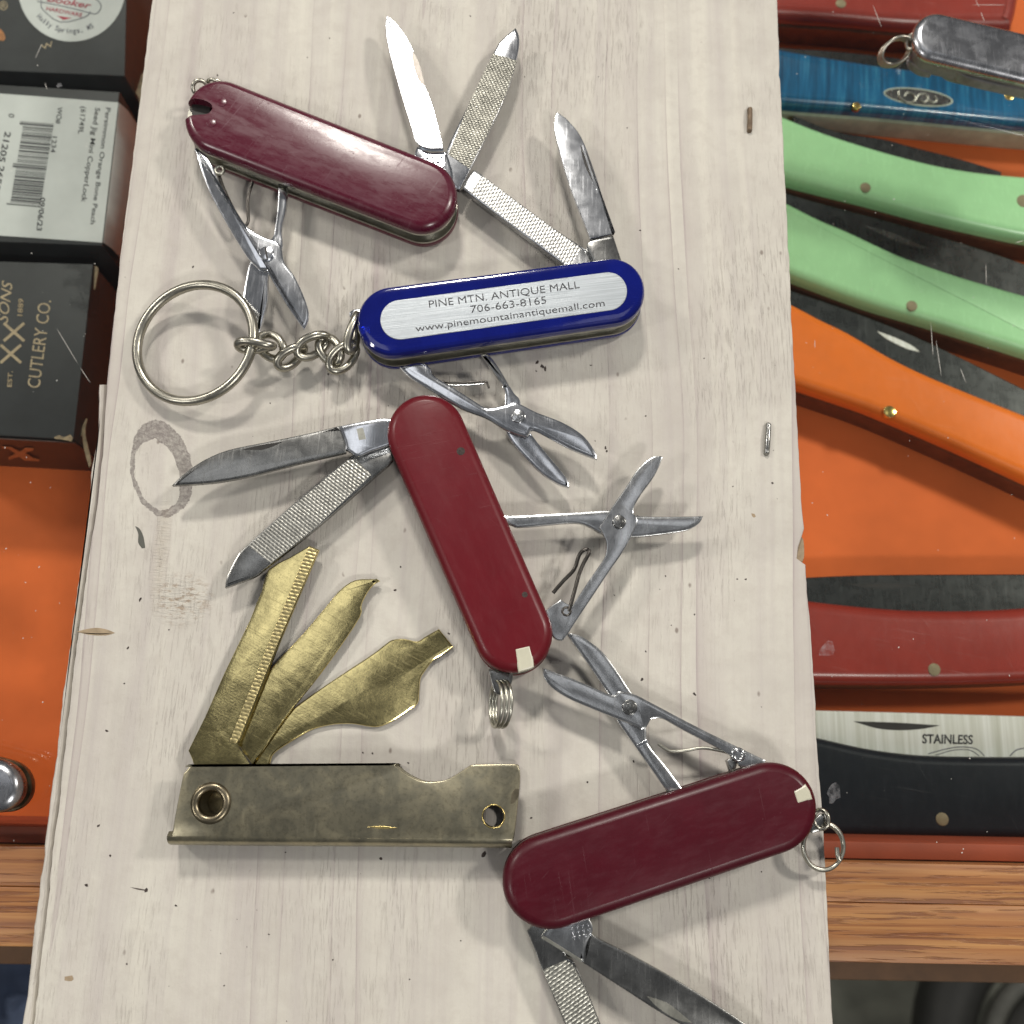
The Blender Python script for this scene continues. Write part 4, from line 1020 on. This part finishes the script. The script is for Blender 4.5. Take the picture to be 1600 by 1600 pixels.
# shield with a worn scroll emblem
z1 = ZF + 12.5
def ell(cx, cy, a, b, ang, n=28): return [(cx + a * math.cos(t) * math.cos(ang) - b * math.sin(t) * math.sin(ang), cy + a * math.cos(t) * math.sin(ang) + b * math.sin(t) * math.cos(ang)) for t in [2 * math.pi * k / n for k in range(n)]]
sh = plate(ell(1435, 151.5, 55, 13.5, 0.13), z1 - 0.3, z1 + 0.05, "shield", 'bone_edge', tb, 0.05, False)
plate(ell(1435, 151.5, 52, 11.5, 0.13), z1 + 0.04, z1 + 0.12, "shield_field", 'steel_dark', sh, 0.03, False)
wire([(1404, 143, z1 + .2), (1406, 153, z1 + .2), (1418, 160, z1 + .2), (1430, 157, z1 + .2), (1427, 147, z1 + .2), (1417, 145, z1 + .2), (1414, 151, z1 + .2)], 0.28, "scroll_emblem", 'liner', sh, 4)
wire([(1428, 158, z1 + .2), (1436, 148, z1 + .2), (1446, 147, z1 + .2), (1450, 154, z1 + .2), (1444, 160, z1 + .2), (1438, 156, z1 + .2)], 0.28, "scroll_emblem", 'liner', sh, 4)
wire([(1449, 155, z1 + .2), (1458, 160, z1 + .2), (1464, 156, z1 + .2), (1460, 150, z1 + .2)], 0.3, "scroll_emblem", 'liner', sh, 4)
case_knife("upper of the two mint green handled folding knives",
    [(1140, 150), (1225, 186), (1275, 206), (1325, 223), (1400, 245), (1475, 263), (1562, 275), (1700, 284), (1700, 392), (1600, 376), (1550, 366), (1450, 343), (1350, 316), (1230, 286), (1140, 258)],
    [(1240, 180), (1290, 200), (1325, 209), (1380, 217), (1425, 229), (1500, 248), (1565, 268), (1565, 290), (1450, 275), (1325, 245), (1240, 215)], 'g_green', 'blade_case', [(1352.5, 292.5, 1.45, 'pin'), (1600, 314, 1.9, 'pin')])
case_knife("lower of the two mint green handled folding knives",
    [(1150, 280), (1230, 320), (1280, 345), (1325, 364), (1400, 399), (1475, 426), (1530, 443), (1600, 463), (1700, 488), (1700, 590), (1600, 555), (1450, 508), (1350, 478), (1236, 436), (1150, 405)],
    [(1180, 285), (1240, 305), (1300, 322), (1375, 342), (1450, 364), (1530, 388), (1600, 412), (1680, 440), (1680, 480), (1600, 475), (1450, 430), (1325, 380), (1230, 335), (1180, 310)], 'g_green', 'blade_case', [(1425, 477.5, 1.45, 'pin')],
    nick=([(1350, 352), (1390, 362), (1437, 382), (1452, 388), (1430, 386), (1385, 370)], 'steel_dark'))
case_knife("bright orange handled folding knife with a brass pin",
    [(1160, 440), (1237, 477.5), (1280, 500), (1325, 522), (1390, 560), (1450, 589), (1530, 622), (1600, 650), (1700, 690), (1700, 800), (1600, 752), (1500, 706), (1450, 684), (1350, 642), (1244, 606), (1160, 575)],
    [(1180, 430), (1235, 453), (1300, 475), (1360, 497), (1425, 523), (1500, 558), (1560, 588), (1620, 618), (1680, 650), (1680, 700), (1600, 665), (1450, 605), (1325, 535), (1230, 485), (1180, 460)], 'g_orange', 'blade_case', [(1390.5, 643, 1.6, 'pin_bright')],
    nick=([(1370, 517), (1400, 528), (1425, 540), (1437, 550), (1415, 544), (1385, 529)], 'satin'))  # nick drawn pale: its highlight is put into the colour
case_knife("brick red handled folding knife with a dark grey blade, below the orange one",
    [(1180, 928), (1264, 939), (1325, 946), (1400, 952.5), (1475, 954.5), (1550, 953), (1600, 950), (1720, 944), (1720, 1058), (1600, 1066), (1450, 1070), (1271, 1069), (1180, 1064)],
    [(1180, 905), (1262, 902), (1350, 898.5), (1450, 897.5), (1600, 897), (1720, 898), (1720, 960), (1600, 968), (1450, 968), (1300, 960), (1180, 945)], 'g_red', 'blade_case', [(1460, 1046, 1.5, 'pin')],
    nick=([(1323, 912), (1380, 911), (1438, 914), (1400, 919), (1350, 918)], 'dark_gap'), rnd=3.0)
kb = case_knife("black handled folding knife with a satin blade marked STAINLESS",
    [(1190, 1135), (1278, 1153), (1350, 1169), (1425, 1179), (1500, 1182), (1600, 1182.5), (1720, 1180), (1720, 1312), (1600, 1309), (1450, 1307), (1287, 1303), (1190, 1300)],
    [(1190, 1108), (1275, 1110), (1400, 1113), (1500, 1116), (1600, 1119), (1720, 1122), (1720, 1200), (1600, 1200), (1425, 1195), (1277, 1175), (1190, 1155)], 'g_black', 'satin', [(1472.5, 1280, 1.5, 'pin')],
    nick=([(1333, 1127), (1400, 1129), (1469, 1133.5), (1440, 1139), (1405, 1141), (1370, 1138)], 'dark_gap'), blade_z=ZF + 9.0, rnd=2.0)
text("STAINLESS", (1441, 1161), (1520, 1162.5), 14, ZF + 9.03, "blade_stamp", 'print_black', kb, bold=0.022)
wire([(1450, 1178, ZF + 9), (1475, 1171, ZF + 9), (1500, 1167, ZF + 9), (1525, 1170, ZF + 9), (1538, 1181, ZF + 9)], 0.12, "etched_line", 'print_grey', kb, 4)
wire([(1462, 1180, ZF + 9), (1490, 1172, ZF + 9), (1515, 1172, ZF + 9), (1530, 1181, ZF + 9)], 0.10, "etched_line", 'print_grey', kb, 4)
wire([(1578, 1181, ZF + 9), (1588, 1172, ZF + 9), (1600, 1169, ZF + 9)], 0.14, "etched_line", 'print_grey', kb, 4)

# ---- boxes
ZB = ZF + 25.0
def quad_box(px4, zt, zb, name, mat, parent, bevel=0.35):
    w = to_world([Vector(p) for p in px4], zt)
    return rings_solid([(w, zb), (w, zt - bevel), (inset(w, bevel * 0.35 * MM), zt - bevel * 0.3), (inset(w, bevel * MM), zt)], name, mat, parent, 30)
def inflate(px4, d):
    c = sum((Vector(p) for p in px4), Vector((0, 0))) / 4
    return [Vector(p) + (Vector(p) - c).normalized() * d for p in px4]
# box 1
q1 = [(-160, -220), (203, -200), (195, 119), (-160, 104)]
x1 = thing("knife_box", "black card box with a round white store sticker", "box", 60, 50, ZF, "boxed knives at the left of the case")
quad_box(q1, ZB, ZF + 0.1, "carton", 'box_black', x1)
stk = plate(ell(112, -19, 84, 84, 0, 48), ZB + 0.01, ZB + 0.12, "sticker", 'label_white', x1, 0.03, False)
ZS = ZB + 0.14
def line_px(pts, wpx, z, name, mat, parent):
    return wire([(a, b, z) for a, b in pts], wpx / pxmm(600, z) / 2, name, mat, parent, 3, seg=6)
line_px([(62, -8), (65, 3), (64, 8), (68, 16), (94, 34.5), (132, 27), (141, 18)], 1.6, ZS, "badge_outline", 'print_grey', stk)
line_px([(58, 2), (90, 8), (125, 16), (148, 22), (155, 17), (158, 10), (155, 3), (145, -5)], 1.6, ZS, "badge_outline", 'print_grey', stk)
text("HARDWARE", (72, 16), (128, 27), 6.2, ZS, "sticker_text", 'print_red', stk, bold=0.012)
text("Booker", (73, 2), (142, 14), 10, ZS, "sticker_text", 'print_red', stk, bold=0.012, shear=0.3)
plate([(89, 24.5), (112, 28), (99, 31)], ZS, ZS + 0.04, "red_diamond", 'print_red', stk, 0.01, False)
def arc_text(s, cx, cy, r, a0, a1, h, z, mat, parent):
    n = len(s)
    for i, chh in enumerate(s):
        if chh == ' ': continue
        a = a0 + (a1 - a0) * (i + 0.5) / n
        da = abs(a1 - a0) / n * 0.40
        sgn = -1
        pA = (cx + r * math.cos(a + da), cy + r * math.sin(a + da)); pB = (cx + r * math.cos(a - da), cy + r * math.sin(a - da))
        if chh in ",il.": 
            pA = (cx + r * math.cos(a + da * .4), cy + r * math.sin(a + da * .4)); pB = (cx + r * math.cos(a - da * .4), cy + r * math.sin(a - da * .4))
        text(chh, pA, pB, h, z, "sticker_text", mat, parent, bold=0.01)
arc_text("Holly Springs, MS", 112, -19, 71, math.radians(141), math.radians(60), 8, ZS, 'print_grey', stk)
text("\u00ae", (-1, 16), (12, 16), 14, ZB + 0.02, "printed_mark", 'print_tan', x1)
plate([(-12, 62), (5, 64), (8, 60), (6, 52), (0, 45), (-12, 44)], ZB, ZB + 0.06, "printed_shape", 'print_bronze', x1, 0.01)
text("W", (66, 78), (84, 72), 8, ZB + 0.02, "printed_mark", 'print_tan', x1)
plate([(196, 116), (203, 95), (206, 84), (208, 84), (207, 110), (212, 150), (209, 175), (203, 140), (200, 122)], ZB - 8, ZB - 7.6, "wrap_fold", 'card_edge', x1, 0.05, zplane=ZB)
# box 2
q2 = [(-160, 122), (187, 143), (160, 384), (-160, 372)]
x2 = thing("knife_box", "box with a white barcode label, between the two black boxes", "box", 60, 260, ZF, "boxed knives at the left of the case")
quad_box(q2, ZB, ZF + 0.1, "carton", 'box_black', x2)
lb = plate([(-150, 140), (0, 146), (185, 160), (159.5, 379), (0, 368), (-150, 362)], ZB + 0.01, ZB + 0.12, "label", 'label_white', x2, 0.03, False)
# the label folds down over the right side
a0, a1_ = P(185.6, 161, ZB), P(160.6, 379, ZB)
bm = bmesh.new()
pr = None
for k in range(9):
    tt = k / 8; p = a0.lerp(a1_, tt); dz = -0.011 - 0.006 * math.sin(tt * 3.0)
    bulge = 0.0018 + 0.0022 * math.sin(tt * math.pi) * 0.8
    row = [bm.verts.new(p + Vector((0.0002, 0, 0))), bm.verts.new(p + Vector((bulge * 0.7, 0, -0.003))), bm.verts.new(p + Vector((bulge, 0, dz)))]
    if pr:
        for i in range(2): bm.faces.new((pr[i], pr[i + 1], row[i + 1], row[i]))
    pr = row
r = bmesh.ops.extrude_face_region(bm, geom=bm.faces[:])
bmesh.ops.translate(bm, verts=[g_ for g_ in r['geom'] if isinstance(g_, bmesh.types.BMVert)], vec=(-0.0001, 0, 0))
finish(bm, "label_flap", 'label_side', x2, 60)
ZL = ZB + 0.13
def txt2(s, p0, p1, h, m='print_black', b=0.01): text(s, p0, p1, h, ZL, "label_text", m, lb, bold=b)
txt2("Persimmon Orange Bone Peach", (166, 168), (141, 350), 7.5)
txt2("Seed Jig Mini CopperLock", (149, 168), (127, 315), 8)
txt2("(61749L", (127, 166), (122, 209), 8)
txt2("WO#", (90, 167), (87, 193), 8)
txt2("1234", (82, 213), (79, 238), 7.5)
txt2("09/06/23", (63, 308), (57, 360), 8, b=0.02)
txt2("0", (14, 177), (13, 183), 9)
txt2("21205", (8, 205), (-2, 252), 9.5, b=0.02)
txt2("26552", (-2, 258), (-12, 306), 9.5, b=0.02)
bars = bpy.data.objects.new("barcode", None)
bm = bmesh.new()
tpos = 0.0; random.seed(21)
A0, A1 = Vector((37, 190)), Vector((15, 324)); B0, B1 = Vector((84, 194)), Vector((62, 328))
while tpos < 0.985:
    wd = random.choice([0.007, 0.007, 0.014, 0.021]); gp = random.choice([0.009, 0.009, 0.016])
    long_ = tpos < 0.05 or tpos > 0.94 or abs(tpos - 0.5) < 0.02
    s0 = -0.12 if long_ else 0.0
    a, b = A0.lerp(A1, tpos), B0.lerp(B1, tpos); a2, b2 = A0.lerp(A1, tpos + wd), B0.lerp(B1, tpos + wd)
    a, a2 = a.lerp(b, s0), a2.lerp(b2, s0)
    vs = [bm.verts.new(P(q.x, q.y, ZL + 0.01)) for q in (a, b, b2, a2)]
    bm.faces.new(vs)
    tpos += wd + gp
r = bmesh.ops.extrude_face_region(bm, geom=bm.faces[:])
bmesh.ops.translate(bm, verts=[g_ for g_ in r['geom'] if isinstance(g_, bmesh.types.BMVert)], vec=(0, 0, 0.00003))
finish(bm, "barcode", 'print_black', lb)
random.seed(5)
# box 3
q3 = [(-160, 403), (146, 412), (115, 687), (-160, 672)]
x3 = thing("knife_box", "black card box lettered CUTLERY CO. in tan, lowest of the three", "box", 50, 560, ZF, "boxed knives at the left of the case")
quad_box(q3, ZB, ZF + 0.1, "carton", 'box_black', x3)
text("CUTLERY CO.", (62, 607), (80, 470), 20, ZB + 0.02, "printed_text", 'print_tan', x3)
text("SONS", (12, 505), (20, 440), 17, ZB + 0.02, "printed_text", 'print_tan', x3, shear=0.3)
text("EST.", (18, 605), (20, 580), 7, ZB + 0.02, "printed_text", 'print_tan', x3, bold=0.02)
text("1889", (35, 494), (37, 467), 8, ZB + 0.02, "printed_text", 'print_tan', x3, bold=0.02)
for cy, cx in ((519, 22), (553, 17)):
    for s_ in (1, -1):
        pts = [(cx - 16, cy - 14 * s_), (cx + 16, cy + 14 * s_)]
        dx_, dy_ = 32, 28 * s_; L_ = math.hypot(dx_, dy_); nx, ny = -dy_ / L_ * 2.2, dx_ / L_ * 2.2
        plate([(pts[0][0] + nx, pts[0][1] + ny), (pts[1][0] + nx, pts[1][1] + ny), (pts[1][0] - nx, pts[1][1] - ny), (pts[0][0] - nx, pts[0][1] - ny)], ZB + 0.0, ZB + (0.07 if s_ > 0 else 0.075), "printed_cross", 'print_tan', x3, 0.01, False, zplane=ZB)
# brown front face with foil X
fa, fb = P(-160, 672.5, ZB), P(115, 687.5, ZB)
yfr = (fa.y + fb.y) / 2
bm = bmesh.new()
vs = [bm.verts.new(p) for p in (fa + Vector((0, -0.0003, -0.0006)), fb + Vector((0, -0.0003, -0.0006)), Vector((fb.x, fb.y - 0.0003, ZF * MM + 0.0002)), Vector((fa.x, fa.y - 0.0003, ZF * MM + 0.0002)))]
bm.faces.new(vs); r = bmesh.ops.extrude_face_region(bm, geom=bm.faces[:])
bmesh.ops.translate(bm, verts=[g_ for g_ in r['geom'] if isinstance(g_, bmesh.types.BMVert)], vec=(0, -0.0003, 0))
finish(bm, "front_panel", 'box_maroon', x3)
def front_plate(pts, name, mat):
    bm = bmesh.new(); vs = []
    for (a, b) in pts:
        yy = fa.y + (fb.y - fa.y) * ((a + 160) / 275.0) - 0.0007
        vs.append(bm.verts.new(py_plane(a, b, yy)))
    bm.faces.new(vs); r = bmesh.ops.extrude_face_region(bm, geom=bm.faces[:])
    bmesh.ops.translate(bm, verts=[g_ for g_ in r['geom'] if isinstance(g_, bmesh.types.BMVert)], vec=(0, -0.0001, 0))
    finish(bm, name, mat, x3)
front_plate([(3, 697), (18, 698), (31, 705), (40, 699), (53, 700), (52, 703), (40, 707), (50, 714), (62, 718), (61, 720), (38, 719), (30, 713), (14, 718), (13, 714), (24, 708), (14, 701), (4, 700)], "foil_emblem", 'print_bronze')
plate([(84, 684), (92, 680), (100, 683), (110, 679), (114, 684), (112, 690), (98, 687), (88, 686)], ZB, ZB + 0.05, "worn_corner", 'card_edge', x3, 0.01, zplane=ZB)
plate([(112, 688), (125, 660), (130, 650), (132, 651), (129, 675), (138, 715), (135, 728), (127, 700), (124, 676)], ZB - 4, ZB - 3.7, "wrap_fold", 'card_edge', x3, 0.05, zplane=ZB - 2)
plate([(146, 414), (149, 414), (152, 420), (147, 450), (145, 450)], ZB - 1, ZB - 0.6, "wrap_fold", 'card_edge', x3, 0.05, zplane=ZB)
# crinkled cellophane corner on box 3
bm = bmesh.new(); G = []
for i in range(15):
    row = []
    for j in range(19):
        px = 95 + 60 * i / 14; py = 396 + 100 * j / 18
        row.append(bm.verts.new(P(px, py, ZB + 0.9 + random.uniform(-0.5, 0.5))))
    G.append(row)
for i in range(14):
    for j in range(18):
        if (i / 14) + 0.25 * math.sin(j * 1.1) + random.uniform(0, 0.25) > 0.25 + j / 40: bm.faces.new((G[i][j], G[i + 1][j], G[i + 1][j + 1], G[i][j + 1]))
for v_ in [v_ for v_ in bm.verts if not v_.link_faces]: bm.verts.remove(v_)
o = finish(bm, "cellophane", 'wrap', x3, 5)
